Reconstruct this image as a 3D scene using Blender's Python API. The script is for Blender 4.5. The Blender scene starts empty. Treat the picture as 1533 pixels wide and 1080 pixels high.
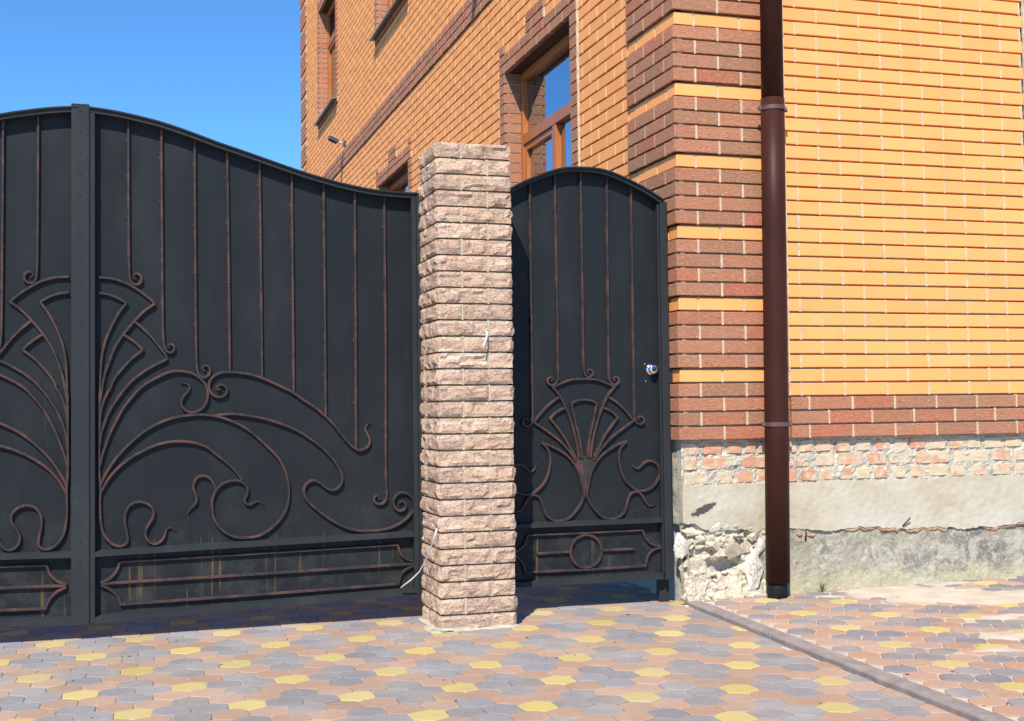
import bpy, bmesh, math, random
from mathutils import Vector, Matrix, noise as mnoise

# ------------------------------------------------------------------ camera, sky, sun, exposure
random.seed(7)
scene = bpy.context.scene
col = scene.collection

CAM_LOC = Vector((-2.7194, -5.9312, 1.0382))
CAM_YAW, CAM_PITCH, CAM_ROLL = 0.2978, 0.0361, -0.0122
CAM_F = 1875.4 / 1533.0                       # focal length / image width
_F = Vector((math.sin(CAM_YAW) * math.cos(CAM_PITCH), math.cos(CAM_YAW) * math.cos(CAM_PITCH), math.sin(CAM_PITCH)))
_R = Vector((math.cos(CAM_YAW), -math.sin(CAM_YAW), 0))
_U = _R.cross(_F)
_c, _s = math.cos(CAM_ROLL), math.sin(CAM_ROLL)
CR, CU = _R * _c + _U * _s, _U * _c - _R * _s
cam_data = bpy.data.cameras.new('camera')
cam_data.sensor_fit = 'HORIZONTAL'
cam_data.sensor_width = 36.0
cam_data.lens = 36.0 * CAM_F
cam_data.clip_start = 0.05
cam_data.clip_end = 2000
cam = bpy.data.objects.new('camera', cam_data)
col.objects.link(cam)
cam.matrix_world = Matrix(((CR.x, CU.x, -_F.x, CAM_LOC.x), (CR.y, CU.y, -_F.y, CAM_LOC.y), (CR.z, CU.z, -_F.z, CAM_LOC.z), (0, 0, 0, 1)))
scene.camera = cam

SUN_DIR = Vector((0.55, 1.0, -1.25)).normalized()      # the way the light travels
sun_elev = math.asin(-SUN_DIR.z)
world = bpy.data.worlds.new('World')
scene.world = world
world.use_nodes = True
wn = world.node_tree
wn.nodes.clear()
sky = wn.nodes.new('ShaderNodeTexSky')
sky.sky_type = 'NISHITA'
sky.sun_disc = False
sky.sun_elevation = sun_elev
sky.sun_rotation = math.atan2(-SUN_DIR.x, -SUN_DIR.y)
sky.altitude = 150
sky.air_density = 0.66
sky.dust_density = 0.0
sky.ozone_density = 10.0
bg = wn.nodes.new('ShaderNodeBackground')
bg.inputs['Strength'].default_value = 0.15
wo = wn.nodes.new('ShaderNodeOutputWorld')
tint = wn.nodes.new('ShaderNodeMix')               # white balance of the whole sky
tint.data_type = 'RGBA'; tint.blend_type = 'MULTIPLY'
tint.inputs[0].default_value = 1.0
tint.inputs[7].default_value = (0.76, 1.05, 1.04, 1)
wn.links.new(sky.outputs[0], tint.inputs[6])
wn.links.new(tint.outputs[2], bg.inputs[0])
wn.links.new(bg.outputs[0], wo.inputs[0])

sun_data = bpy.data.lights.new('sun', 'SUN')
sun_data.energy = 4.6
sun_data.angle = math.radians(0.53)
sun_data.color = (1.0, 0.935, 0.835)
sun = bpy.data.objects.new('sun', sun_data)
col.objects.link(sun)
sun.location = (-6, -10, 14)
sun.rotation_euler = SUN_DIR.to_track_quat('-Z', 'Y').to_euler()

scene.view_settings.view_transform = 'Standard'
scene.view_settings.look = 'None'
scene.view_settings.exposure = 0.58
scene.view_settings.gamma = 1.0
scene.render.engine = 'CYCLES'
scene.cycles.max_bounces = 6
scene.cycles.diffuse_bounces = 3
scene.cycles.glossy_bounces = 3

# ------------------------------------------------------------------ helpers
def V(*a): return Vector(a)

def frnd(*k):                       # repeatable noise in -1..1 from a position
    return mnoise.noise(Vector(k) if len(k) == 3 else Vector((k[0], k[1], 0.0)))

def fbm(x, y, z=0.0, o=4):
    return mnoise.fractal(Vector((x, y, z)), 1.0, 2.1, o)

class MB:
    """collects faces in world space; build() links them as ONE mesh object"""
    def __init__(self):
        self.v, self.f, self.m, self.t, self.tone = [], [], [], [], 0.5
    def face(self, idx, mi=0):
        self.f.append(idx); self.m.append(mi); self.t.append(self.tone)
    def add(self, verts, faces, mi=0):
        o = len(self.v)
        self.v += [tuple(v) for v in verts]
        for f in faces: self.face([i + o for i in f], mi)
    def box(self, a, b, mi=0):
        x0, y0, z0 = a; x1, y1, z1 = b
        self.add([(x0, y0, z0), (x1, y0, z0), (x1, y1, z0), (x0, y1, z0), (x0, y0, z1), (x1, y0, z1), (x1, y1, z1), (x0, y1, z1)],
                 [(0, 3, 2, 1), (4, 5, 6, 7), (0, 1, 5, 4), (1, 2, 6, 5), (2, 3, 7, 6), (3, 0, 4, 7)], mi)
    def bbox(self, a, b, r=0.003, mi=0):          # box with chamfered edges
        bm = bmesh.new()
        bmesh.ops.create_cube(bm, size=1)
        a, b = Vector(a), Vector(b)
        for v in bm.verts: v.co = Vector([a[i] + (v.co[i] + .5) * (b[i] - a[i]) for i in range(3)])
        bmesh.ops.bevel(bm, geom=bm.edges[:], offset=r, segments=1, affect='EDGES')
        self.from_bm(bm, mi)
    def from_bm(self, bm, mi=0):
        bm.verts.index_update()
        self.add([v.co.copy() for v in bm.verts], [[v.index for v in f.verts] for f in bm.faces], mi)
        bm.free()
    def tube(self, pts, r, seg=10, mi=0, caps=True, taper=None):
        pts = [Vector(p) for p in pts]
        rings = []
        n = len(pts)
        up = None
        for i, p in enumerate(pts):
            t = (pts[min(i + 1, n - 1)] - pts[max(i - 1, 0)]).normalized()
            if up is None:
                up = t.orthogonal().normalized()
            up = (up - t * up.dot(t)).normalized()
            w = t.cross(up)
            rr = r if taper is None else r * taper[i]
            rings.append([p + (up * math.cos(2 * math.pi * k / seg) + w * math.sin(2 * math.pi * k / seg)) * rr for k in range(seg)])
        o = len(self.v)
        for ring in rings: self.v += [tuple(q) for q in ring]
        for i in range(n - 1):
            for k in range(seg):
                a = o + i * seg + k; b = o + i * seg + (k + 1) % seg
                self.face([a, b, b + seg, a + seg], mi)
        if caps:
            self.face([o + k for k in range(seg)][::-1], mi)
            self.face([o + (n - 1) * seg + k for k in range(seg)], mi)
    def mesh(self, name, mats, origin=(0, 0, 0), smooth=False, tone=False):
        me = bpy.data.meshes.new(name)
        ox, oy, oz = origin
        me.from_pydata([(x - ox, y - oy, z - oz) for x, y, z in self.v], [], self.f)
        for m in mats: me.materials.append(m)
        if len(mats) > 1: me.polygons.foreach_set('material_index', self.m)
        if tone:
            at = me.attributes.new('tone', 'FLOAT', 'FACE')
            at.data.foreach_set('value', self.t)
        me.update()
        bm = bmesh.new(); bm.from_mesh(me)
        bmesh.ops.recalc_face_normals(bm, faces=bm.faces[:])
        bm.to_mesh(me); bm.free()
        if smooth: me.polygons.foreach_set('use_smooth', [True] * len(me.polygons))
        return me
    def build(self, name, mat, parent=None, smooth=False, tone=False, kind=None):
        mats = mat if isinstance(mat, (list, tuple)) else [mat]
        o = bpy.data.objects.new(name, self.mesh(name, mats, WL.get(parent.name, (0, 0, 0)) if parent else (0, 0, 0), smooth, tone))
        return link(o, parent, kind)

WL = {}                                            # world location of every parent
def link(o, parent=None, kind=None):
    col.objects.link(o)
    if parent is not None:
        o.parent = parent
        WL[o.name] = tuple(WL[parent.name][i] + o.location[i] for i in range(3))
    else:
        WL[o.name] = tuple(o.location)
    if kind: o['kind'] = kind
    return o

def thing(name, loc, label, cat, group=None):
    o = bpy.data.objects.new(name, None)
    o.empty_display_size = 0.2
    o.location = loc
    link(o)
    o['label'] = label; o['category'] = cat
    if group: o['group'] = group
    return o

def tag(o, label, cat, group=None):
    o['label'] = label; o['category'] = cat
    if group: o['group'] = group
    return o

# ------------------------------------------------------------------ materials
class N:
    """small node helper around one material"""
    def __init__(self, name):
        self.mat = bpy.data.materials.new(name)
        self.mat.use_nodes = True
        self.nt = self.mat.node_tree
        self.nt.nodes.clear()
        self.out = self.nt.nodes.new('ShaderNodeOutputMaterial')
        self.p = self.nt.nodes.new('ShaderNodeBsdfPrincipled')
        self.nt.links.new(self.p.outputs[0], self.out.inputs[0])
        self.geo = self.nt.nodes.new('ShaderNodeNewGeometry')
        self.pos = self.geo.outputs['Position']
    def node(self, t, **kw):
        n = self.nt.nodes.new(t)
        for k, v in kw.items(): setattr(n, k, v)
        return n
    def put(self, sock, val):
        if hasattr(val, 'links') or isinstance(val, bpy.types.NodeSocket): self.nt.links.new(val, sock)
        else: sock.default_value = val
    def noise(self, scale, detail=4, rough=.55, vec=None, stretch=None, dist=0.0):
        n = self.node('ShaderNodeTexNoise')
        n.inputs['Scale'].default_value = scale; n.inputs['Detail'].default_value = detail
        n.inputs['Roughness'].default_value = rough; n.inputs['Distortion'].default_value = dist
        v = vec or self.pos
        if stretch:
            mp = self.node('ShaderNodeMapping'); mp.inputs['Scale'].default_value = stretch
            self.nt.links.new(v, mp.inputs[0]); v = mp.outputs[0]
        self.nt.links.new(v, n.inputs['Vector'])
        return n.outputs['Fac']
    def voronoi(self, scale, feature='F1', stretch=None):
        n = self.node('ShaderNodeTexVoronoi', feature=feature)
        n.inputs['Scale'].default_value = scale
        v = self.pos
        if stretch:
            mp = self.node('ShaderNodeMapping'); mp.inputs['Scale'].default_value = stretch
            self.nt.links.new(v, mp.inputs[0]); v = mp.outputs[0]
        self.nt.links.new(v, n.inputs['Vector'])
        return n.outputs['Distance']
    def ramp(self, fac, a, b):                      # a -> 0, b -> 1
        n = self.node('ShaderNodeMapRange'); n.interpolation_type = 'SMOOTHSTEP'
        self.put(n.inputs['Value'], fac)
        n.inputs['From Min'].default_value = a; n.inputs['From Max'].default_value = b
        return n.outputs['Result']
    def lin(self, fac, a, b, c, d):
        n = self.node('ShaderNodeMapRange')
        self.put(n.inputs['Value'], fac)
        for k, x in zip(('From Min', 'From Max', 'To Min', 'To Max'), (a, b, c, d)): n.inputs[k].default_value = x
        return n.outputs['Result']
    def math(self, op, a, b=0.0):
        n = self.node('ShaderNodeMath', operation=op)
        self.put(n.inputs[0], a); self.put(n.inputs[1], b)
        return n.outputs[0]
    def mix(self, fac, a, b, mode='MIX'):
        n = self.node('ShaderNodeMix', data_type='RGBA', blend_type=mode)
        self.put(n.inputs[0], fac)
        for s, v in ((n.inputs[6], a), (n.inputs[7], b)):
            if isinstance(v, tuple): s.default_value = (v[0], v[1], v[2], 1)
            else: self.nt.links.new(v, s)
        return n.outputs[2]
    def rand(self, src):
        if src == 'object': return self.node('ShaderNodeObjectInfo').outputs['Random']
        a = self.node('ShaderNodeAttribute'); a.attribute_name = 'tone'
        return a.outputs['Fac']
    def value(self, colr, fac, lo, hi):             # multiply brightness by lo..hi
        k = self.lin(fac, 0, 1, lo, hi)
        n = self.node('ShaderNodeHueSaturation')
        self.put(n.inputs['Value'], k); self.nt.links.new(colr, n.inputs['Color'])
        return n.outputs[0]
    def bump(self, h, strength, dist):
        n = self.node('ShaderNodeBump')
        n.inputs['Strength'].default_value = strength; n.inputs['Distance'].default_value = dist
        self.put(n.inputs['Height'], h)
        prev = getattr(self, '_n', None)
        if prev: self.nt.links.new(prev, n.inputs['Normal'])
        self._n = n.outputs[0]
    def done(self, colr, rough=.8, spec=.3, metal=0.0):
        if isinstance(colr, tuple): self.p.inputs['Base Color'].default_value = (*colr, 1)
        else: self.nt.links.new(colr, self.p.inputs['Base Color'])
        self.put(self.p.inputs['Roughness'], rough)
        self.p.inputs['Specular IOR Level'].default_value = spec
        self.p.inputs['Metallic'].default_value = metal
        if getattr(self, '_n', None): self.nt.links.new(self._n, self.p.inputs['Normal'])
        return self.mat
    def sep(self):
        s = self.node('ShaderNodeSeparateXYZ'); self.nt.links.new(self.pos, s.inputs[0])
        return s.outputs

def m_yellow(src):
    n = N('yellow_brick_' + src)
    r = n.rand(src)
    c = n.mix(r, (.85, .358, .116), (.87, .376, .128))
    c = n.mix(n.ramp(n.noise(5, 5), .45, .75), c, (.82, .340, .110))
    c = n.mix(n.math('MULTIPLY', n.ramp(n.noise(160, 3), .62, .75), .35), c, (.78, .50, .22))
    c = n.value(c, n.math('FRACT', n.math('MULTIPLY', r, 7.13)) , .93, 1.04)
    n.bump(n.noise(140, 4), .25, .002)
    return n.done(c, .72, .25)

def m_red(src):
    n = N('red_brick_' + src)
    r = n.rand(src)
    c = n.mix(n.ramp(r, .15, .85), (.485, .208, .118), (.405, .198, .114))
    c = n.mix(n.ramp(n.math('FRACT', n.math('MULTIPLY', r, 5.3)), .7, .95), c, (.50, .172, .100))
    bark = n.noise(60, 6, .7, stretch=(1, 1, 2.2), dist=1.2)
    c = n.mix(n.ramp(bark, .52, .64), c, (.57, .32, .205))
    c = n.mix(n.ramp(bark, .46, .34), c, (.29, .115, .064))
    c = n.value(c, n.math('FRACT', n.math('MULTIPLY', r, 11.7)), .94, 1.06)
    n.bump(bark, 1, .010)
    return n.done(c, .85, .2)

def m_mortar():
    n = N('pale_mortar')
    c = n.mix(n.ramp(n.noise(30, 5), .35, .7), (.47, .37, .26), (.57, .47, .35))
    n.bump(n.noise(200, 4), .5, .003)
    return n.done(c, .95, .1)

def m_split():
    n = N('split_face_stone_brick')
    r = n.rand('object')
    c = n.mix(r, (.62, .415, .295), (.72, .510, .375))
    c = n.mix(n.ramp(n.noise(14, 5, .65), .35, .7), c, (.50, .325, .225))
    c = n.mix(n.math('MULTIPLY', n.ramp(n.noise(22, 3), .62, .78), .7), c, (.74, .62, .50))
    sp = n.noise(420, 3, .7)
    c = n.mix(n.math('MULTIPLY', n.ramp(sp, .52, .62), .7), c, (.80, .67, .52))
    c = n.mix(n.math('MULTIPLY', n.ramp(sp, .47, .37), .7), c, (.29, .175, .115))
    n.bump(n.ramp(n.noise(17, 4, .6, stretch=(1, 1, 2.1), dist=.5), .485, .52), 1, .008)
    n.bump(n.noise(60, 6, .7), 1, .012)
    c = n.value(c, n.math('FRACT', n.math('MULTIPLY', r, 8.9)), .86, 1.07)
    n.bump(n.noise(320, 4, .7), .6, .003)
    return n.done(c, .9, .15)

def m_pillar_mortar():
    n = N('pillar_mortar')
    c = n.mix(n.ramp(n.noise(25, 5), .35, .7), (.40, .345, .26), (.52, .455, .35))
    n.bump(n.noise(120, 5), .7, .005)
    return n.done(c, .95, .1)

def m_steel(name, base, rust=False):
    n = N(name)
    x, y, z = n.sep()
    dirt = n.noise(3.0, 6, .6, stretch=(1.6, 1, .8))
    c = n.mix(n.ramp(dirt, .45, .8), base, (base[0] * 1.35 + .001, base[1] * 1.33 + .001, base[2] * 1.3 + .001))
    spk = n.noise(260, 2, .5)
    c = n.mix(n.math('MULTIPLY', n.ramp(spk, .735, .78), .5), c, (.16, .16, .15))
    if rust:
        st = n.noise(1.0, 2, .5, stretch=(52, 1, 1.7))
        band = n.math('MULTIPLY', n.ramp(z, .46, .40), n.ramp(n.noise(1.3, 2, .5, stretch=(2.3, 1, .6)), .44, .58))
        stain = n.math('MULTIPLY', n.math('MULTIPLY', n.ramp(st, .615, .71), band), .62)
        c = n.mix(stain, c, (.19, .115, .028))
        st2 = n.noise(1.0, 3, .5, stretch=(80, 1, 2.6))
        b2 = n.math('MULTIPLY', n.ramp(st2, .66, .76), n.ramp(n.noise(2.3, 3), .48, .66))
        c = n.mix(n.math('MULTIPLY', b2, .16), c, (.13, .13, .12))
        dust = n.math('MULTIPLY', n.math('MULTIPLY', n.ramp(z, .75, .06), n.ramp(n.noise(7, 6, .7), .42, .66)), .30)
        c = n.mix(dust, c, (.085, .08, .072))
        n.bump(n.noise(1.9, 2, .4, stretch=(1.5, 1, .7)), .35, .06)
    n.bump(n.noise(300, 3), .12, .001)
    return n.done(c, n.lin(dirt, .3, .8, .40, .58), .14)

def m_bar():
    n = N('patinated_forged_bar')
    c = n.mix(n.ramp(n.noise(11, 5, .65), .40, .66), (.028, .025, .025), (.082, .042, .034))
    c = n.mix(n.math('MULTIPLY', n.ramp(n.noise(70, 4, .7), .56, .74), .7), c, (.150, .080, .062))
    n.bump(n.noise(60, 4), .35, .002)
    return n.done(c, n.lin(n.noise(20, 3), .3, .7, .40, .58), .3)

def m_simple(name, c1, c2, scale=20, rough=.7, spec=.3, bump=.3, bscale=120, bd=.002, metal=0.0):
    n = N(name)
    c = n.mix(n.ramp(n.noise(scale, 5, .6), .35, .68), c1, c2)
    if bump: n.bump(n.noise(bscale, 4), bump, bd)
    return n.done(c, rough, spec, metal)

def m_paver(kind, src):
    a, b = {'pink': ((.360, .232, .165), (.405, .268, .195)), 'grey': ((.222, .212, .220), (.265, .255, .262)), 'yellow': ((.47, .375, .125), (.53, .435, .165)),
            'orange': ((.385, .240, .165), (.430, .285, .206)), 'plum': ((.210, .188, .195), (.255, .230, .237))}[kind]
    n = N('paver_%s_%s' % (kind, src))
    r = n.rand(src)
    c = n.mix(r, a, b)
    c = n.mix(n.math('MULTIPLY', n.ramp(n.noise(3.1, 5, .6), .40, .70), .36), c, (.46, .385, .305))
    c = n.mix(n.math('MULTIPLY', n.ramp(n.noise(38, 5, .7), .52, .72), .35), c, (.50, .44, .38))
    dk = n.math('MULTIPLY', n.ramp(n.noise(1.7, 6, .68, dist=.4), .54, .70), .22)
    c = n.mix(dk, c, (.19, .165, .15))
    c = n.mix(n.math('MULTIPLY', n.ramp(n.noise(24, 4, .7), .60, .70), .30), c, (.15, .125, .11))
    g = n.noise(420, 3, .7)
    c = n.mix(n.math('MULTIPLY', n.ramp(g, .42, .30), .35), c, (.16, .13, .12))
    c = n.value(c, n.math('FRACT', n.math('MULTIPLY', r, 9.7)), .91, 1.06)
    n.bump(n.noise(350, 4), .5, .0015)
    return n.done(c, .9, .15)

def m_render(name, top=True):
    n = N(name)
    x, y, z = n.sep()
    if top:
        c = n.mix(n.ramp(n.noise(5, 6, .6), .38, .68), (.425, .378, .275), (.495, .45, .35))
        c = n.mix(n.ramp(n.noise(1.7, 4), .45, .7), c, (.49, .46, .39))
        c = n.mix(n.math('MULTIPLY', n.ramp(n.noise(38, 6, .7), .60, .72), .6), c, (.40, .36, .29))
        # one dark smear of tar, lying aslant
        mp = n.node('ShaderNodeMapping', vector_type='TEXTURE')
        mp.inputs['Location'].default_value = (.143, .02, .487); mp.inputs['Rotation'].default_value = (0, math.radians(-24), 0)
        mp.inputs['Scale'].default_value = (.082, 1, .022)
        n.nt.links.new(n.pos, mp.inputs[0])
        ln = n.node('ShaderNodeVectorMath', operation='LENGTH')
        cl = n.node('ShaderNodeVectorMath', operation='MULTIPLY'); cl.inputs[1].default_value = (1, 0, 1)
        n.nt.links.new(mp.outputs[0], cl.inputs[0]); n.nt.links.new(cl.outputs[0], ln.inputs[0])
        d = n.math('ADD', ln.outputs['Value'], n.math('MULTIPLY', n.math('SUBTRACT', n.noise(70, 4, .7), .5), 1.3))
        c = n.mix(n.math('MULTIPLY', n.ramp(d, 1.05, .75), .92), c, (.045, .045, .045))
        n.bump(n.noise(90, 5, .6), .25, .003)
    else:
        f = n.noise(9, 7, .72, dist=.6)
        c = n.mix(n.ramp(f, .42, .56), (.200, .188, .165), (.400, .368, .300))
        c = n.mix(n.ramp(n.noise(3.2, 5), .45, .65), c, (.33, .30, .225))
        c = n.mix(n.math('MULTIPLY', n.ramp(n.math('ADD', z, n.math('MULTIPLY', n.math('SUBTRACT', n.noise(6, 5), .5), .18)), .17, .06), .75), c, (.41, .375, .235))
        c = n.mix(n.math('MULTIPLY', n.ramp(n.noise(60, 5, .75), .54, .63), .8), c, (.49, .47, .42))
        n.bump(n.noise(28, 7, .72), .9, .012)
    n.bump(n.noise(240, 4, .7), .5, .003)
    return n.done(c, .95, .1)

def m_oldbrick():
    n = N('old_clay_brick')
    r = n.rand('object')
    x, y, z = n.sep()
    c = n.mix(r, (.52, .235, .145), (.56, .32, .205))
    pale = n.math('ADD', n.noise(13, 6, .7), n.math('SUBTRACT', n.math('MULTIPLY', n.math('FRACT', n.math('MULTIPLY', r, 3.7)), .24), .10))
    pale = n.math('ADD', pale, n.lin(x, .75, 1.7, 0, .10))
    c = n.mix(n.ramp(pale, .42, .60), c, (.545, .45, .315))
    c = n.mix(n.math('MULTIPLY', n.ramp(n.noise(60, 5, .7), .58, .72), .6), c, (.60, .54, .44))
    n.bump(n.noise(90, 5, .7), .7, .005)
    return n.done(c, .95, .1)

def m_oldmortar():
    n = N('old_grey_mortar')
    c = n.mix(n.ramp(n.noise(11, 6, .7), .4, .65), (.46, .435, .365), (.60, .55, .44))
    c = n.mix(n.ramp(n.noise(70, 5, .75), .60, .72), c, (.30, .275, .235))
    n.bump(n.noise(80, 6, .75), 1, .010)
    return n.done(c, .95, .1)

def m_rock(name, c1, c2, dark):
    n = N(name)
    c = n.mix(n.ramp(n.noise(22, 6, .7), .38, .64), c1, c2)
    c = n.mix(n.math('MULTIPLY', n.ramp(n.noise(40, 6, .75), .44, .32), .8), c, dark)
    n.bump(n.noise(45, 7, .75), 1, .012)
    return n.done(c, .95, .1)

def m_glass():
    n = N('window_glass')
    nt = n.nt
    gl = n.node('ShaderNodeBsdfGlossy'); gl.inputs['Roughness'].default_value = .008; gl.inputs['Color'].default_value = (.50, .58, .64, 1)
    tr = n.node('ShaderNodeBsdfTransparent'); tr.inputs['Color'].default_value = (.78, .82, .84, 1)
    fr = n.node('ShaderNodeFresnel'); fr.inputs['IOR'].default_value = 1.52
    b = n.node('ShaderNodeBump'); b.inputs['Strength'].default_value = .05; b.inputs['Distance'].default_value = .02
    nt.links.new(n.noise(2.2, 2), b.inputs['Height'])
    nt.links.new(b.outputs[0], gl.inputs['Normal'])
    mx = n.node('ShaderNodeMixShader')
    nt.links.new(fr.outputs[0], mx.inputs[0]); nt.links.new(tr.outputs[0], mx.inputs[1]); nt.links.new(gl.outputs[0], mx.inputs[2])
    nt.links.new(mx.outputs[0], n.out.inputs[0])
    return n.mat

def m_wood():
    n = N('brown_window_frame')
    g = n.noise(1, 5, .6, stretch=(60, 60, 4))
    c = n.mix(n.ramp(g, .3, .7), (.36, .105, .022), (.45, .15, .034))
    return n.done(c, .38, .45)

def m_sand():
    n = N('pale_sand')
    c = n.mix(n.ramp(n.noise(7, 6), .35, .68), (.47, .405, .32), (.57, .50, .41))
    n.bump(n.noise(380, 4, .7), .6, .003); n.bump(n.noise(30, 5), .4, .008)
    return n.done(c, .95, .1)

M = dict(
    yb=m_yellow('object'), ybt=m_yellow('tone'), rb=m_red('object'), rbt=m_red('tone'), mortar=m_mortar(), split=m_split(), pmortar=m_pillar_mortar(),
    panel=m_steel('graphite_sheet_steel', (.0145, .0172, .0195), True), frame=m_steel('graphite_frame_steel', (.0250, .0290, .0315)), bar=m_bar(),
    pipe=m_simple('brown_coated_metal', (.038, .0120, .0080), (.044, .0145, .0100), 6, .48, .14, .05, 40),
    clamp=m_simple('dull_brown_clamp', (.12, .062, .052), (.15, .080, .066), 40, .42, .5, .1, 200, .001, .3),
    black=m_simple('black_plastic', (.006, .006, .007), (.010, .010, .011), 20, .6, .3, .1),
    chrome=m_simple('chromed_metal', (.75, .76, .78), (.80, .80, .82), 8, .12, .5, 0, metal=1.0),
    zinc=m_simple('weathered_zinc', (.16, .165, .17), (.22, .22, .22), 12, .45, .5, .1, 60, .002, .4),
    render=m_render('cream_render', True), lower=m_render('weathered_render', False), oldbrick=m_oldbrick(), oldmortar=m_oldmortar(),
    rock=m_rock('pale_rubble_stone', (.50, .43, .32), (.68, .61, .49), (.24, .18, .12)),
    white=m_rock('white_limestone', (.62, .57, .49), (.74, .69, .61), (.34, .27, .20)),
    boulder=m_rock('grey_beige_boulder', (.46, .41, .31), (.58, .525, .40), (.30, .26, .19)),
    chip=m_rock('brick_fragment', (.47, .26, .14), (.52, .36, .23), (.28, .16, .10)),
    glass=m_glass(), wood=m_wood(), sand=m_sand(), joint=m_simple('jointing_sand', (.44, .37, .305), (.56, .48, .40), 9, .95, .1, .6, 300, .002),
    kerb=m_simple('plum_kerb_concrete', (.235, .195, .180), (.305, .258, .240), 14, .9, .15, .5, 200, .002),
    ground=m_simple('trodden_earth', (.34, .29, .24), (.44, .38, .31), .8, .95, .1, .5, 20, .02),
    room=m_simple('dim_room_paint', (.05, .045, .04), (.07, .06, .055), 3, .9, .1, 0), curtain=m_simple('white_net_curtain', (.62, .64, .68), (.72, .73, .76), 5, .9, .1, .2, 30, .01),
    cable=m_simple('white_cable_sheath', (.74, .72, .68), (.80, .79, .76), 30, .5, .4, 0), lamp=m_simple('grey_lamp_housing', (.045, .05, .052), (.07, .075, .078), 20, .45, .5, .1),
    lampw=m_simple('pale_lamp_top', (.62, .62, .60), (.70, .70, .68), 20, .4, .5, 0), grass=m_simple('weed_leaf', (.09, .13, .03), (.16, .19, .06), 30, .7, .3, 0),
    soffit_shade=m_simple('soffit_shade_brown', (.060, .026, .016), (.075, .034, .020), 8, .6, .3, .1),  # dark brown carries the shade under the window heads
    yard_dark=m_simple('added_yard_dark', (.040, .040, .042), (.060, .059, .058), 5, .9, .2, .5, 150, .004),  # kept dark so little light bounces in under the gates
    turq=m_simple('turquoise_paint_spill', (.16, .42, .44), (.34, .52, .50), 60, .7, .3, .4),
    debris=m_simple('dark_debris', (.05, .035, .028), (.12, .08, .06), 50, .9, .1, .3),
)

# ------------------------------------------------------------------ ground, pavements, kerb
def zr(x, y): return 0.022 + 0.011 * max(x, -.2)                 # surface of the raised paving to the right
g = MB()
g.add([(-300, -300, -.06), (300, -300, -.06), (300, 300, -.06), (-300, 300, -.06)], [(0, 1, 2, 3)])
g.build('ground', M['ground'], kind='structure')

def kerb_x(y): return 0.025 + 0.0545 * y                          # left edge line of the kerb strip

pav = MB()
pav.add([(-9, -9, -.0042), (kerb_x(-9) + .03, -9, -.0042), (kerb_x(.2) + .03, .2, -.0042), (.03, 1.95, -.0042), (-9, 1.95, -.0042)], [(0, 1, 2, 3, 4)])
added_yard = MB(); added_yard.add([(-12, 1.92, -.002), (.02, 1.92, -.002), (.02, 30, -.002), (-12, 30, -.002)], [(0, 1, 2, 3)])  # unseen dark floor added behind the gates to cut bounce light
added_yard.build('added_yard', M['yard_dark'], kind='structure')
pavement = pav.build('pavement', M['joint'], kind='structure')
pav2 = MB()
pts = [(kerb_x(-9) + .03, -9), (9, -9), (9, .06), (kerb_x(.06) + .03, .06)]
pav2.add([(x, y, zr(x, y) - .0045) for x, y in pts], [(0, 1, 2, 3)])
raised = pav2.build('raised_pavement', M['joint'], kind='structure')

def project(P):
    d = Vector(P) - CAM_LOC
    w = d.dot(_F)
    if w < .2: return None
    return (.5 + CAM_F * d.dot(CR) / w, .5 - CAM_F * d.dot(CU) / w * 1533 / 1080, w)

def hexcell(u, v, shrink, rnd):
    """corners of the lattice cell, shrunk for the joint and with rounded corners"""
    def cc(a, b):
        d = 2 * (a.x * b.y - a.y * b.x)
        a2, b2 = a.length_squared, b.length_squared
        return Vector(((b.y * a2 - a.y * b2) / d, (a.x * b2 - b.x * a2) / d))
    nb = [u, v, v - u, -u, -v, u - v]
    nb.sort(key=lambda q: math.atan2(q.y, q.x))
    cs = [cc(nb[i], nb[(i + 1) % 6]) * shrink for i in range(6)]
    out = []
    for i in range(6):
        c, p_, n_ = cs[i], cs[i - 1], cs[(i + 1) % 6]
        out.append(c + (p_ - c).normalized() * rnd); out.append(c + (n_ - c).normalized() * rnd)
    return out

def paver_faces(poly, top, bev=.0028, low=.012):
    n = len(poly)
    vs = [(q.x, q.y, top - low) for q in poly] + [(q.x, q.y, top - bev * .7) for q in poly] + [(q.x * .955, q.y * .955, top) for q in poly]
    fs = [[i, (i + 1) % n, n + (i + 1) % n, n + i] for i in range(n)] + [[n + i, n + (i + 1) % n, 2 * n + (i + 1) % n, 2 * n + i] for i in range(n)] + [list(range(2 * n, 3 * n))]
    return vs, fs

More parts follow.
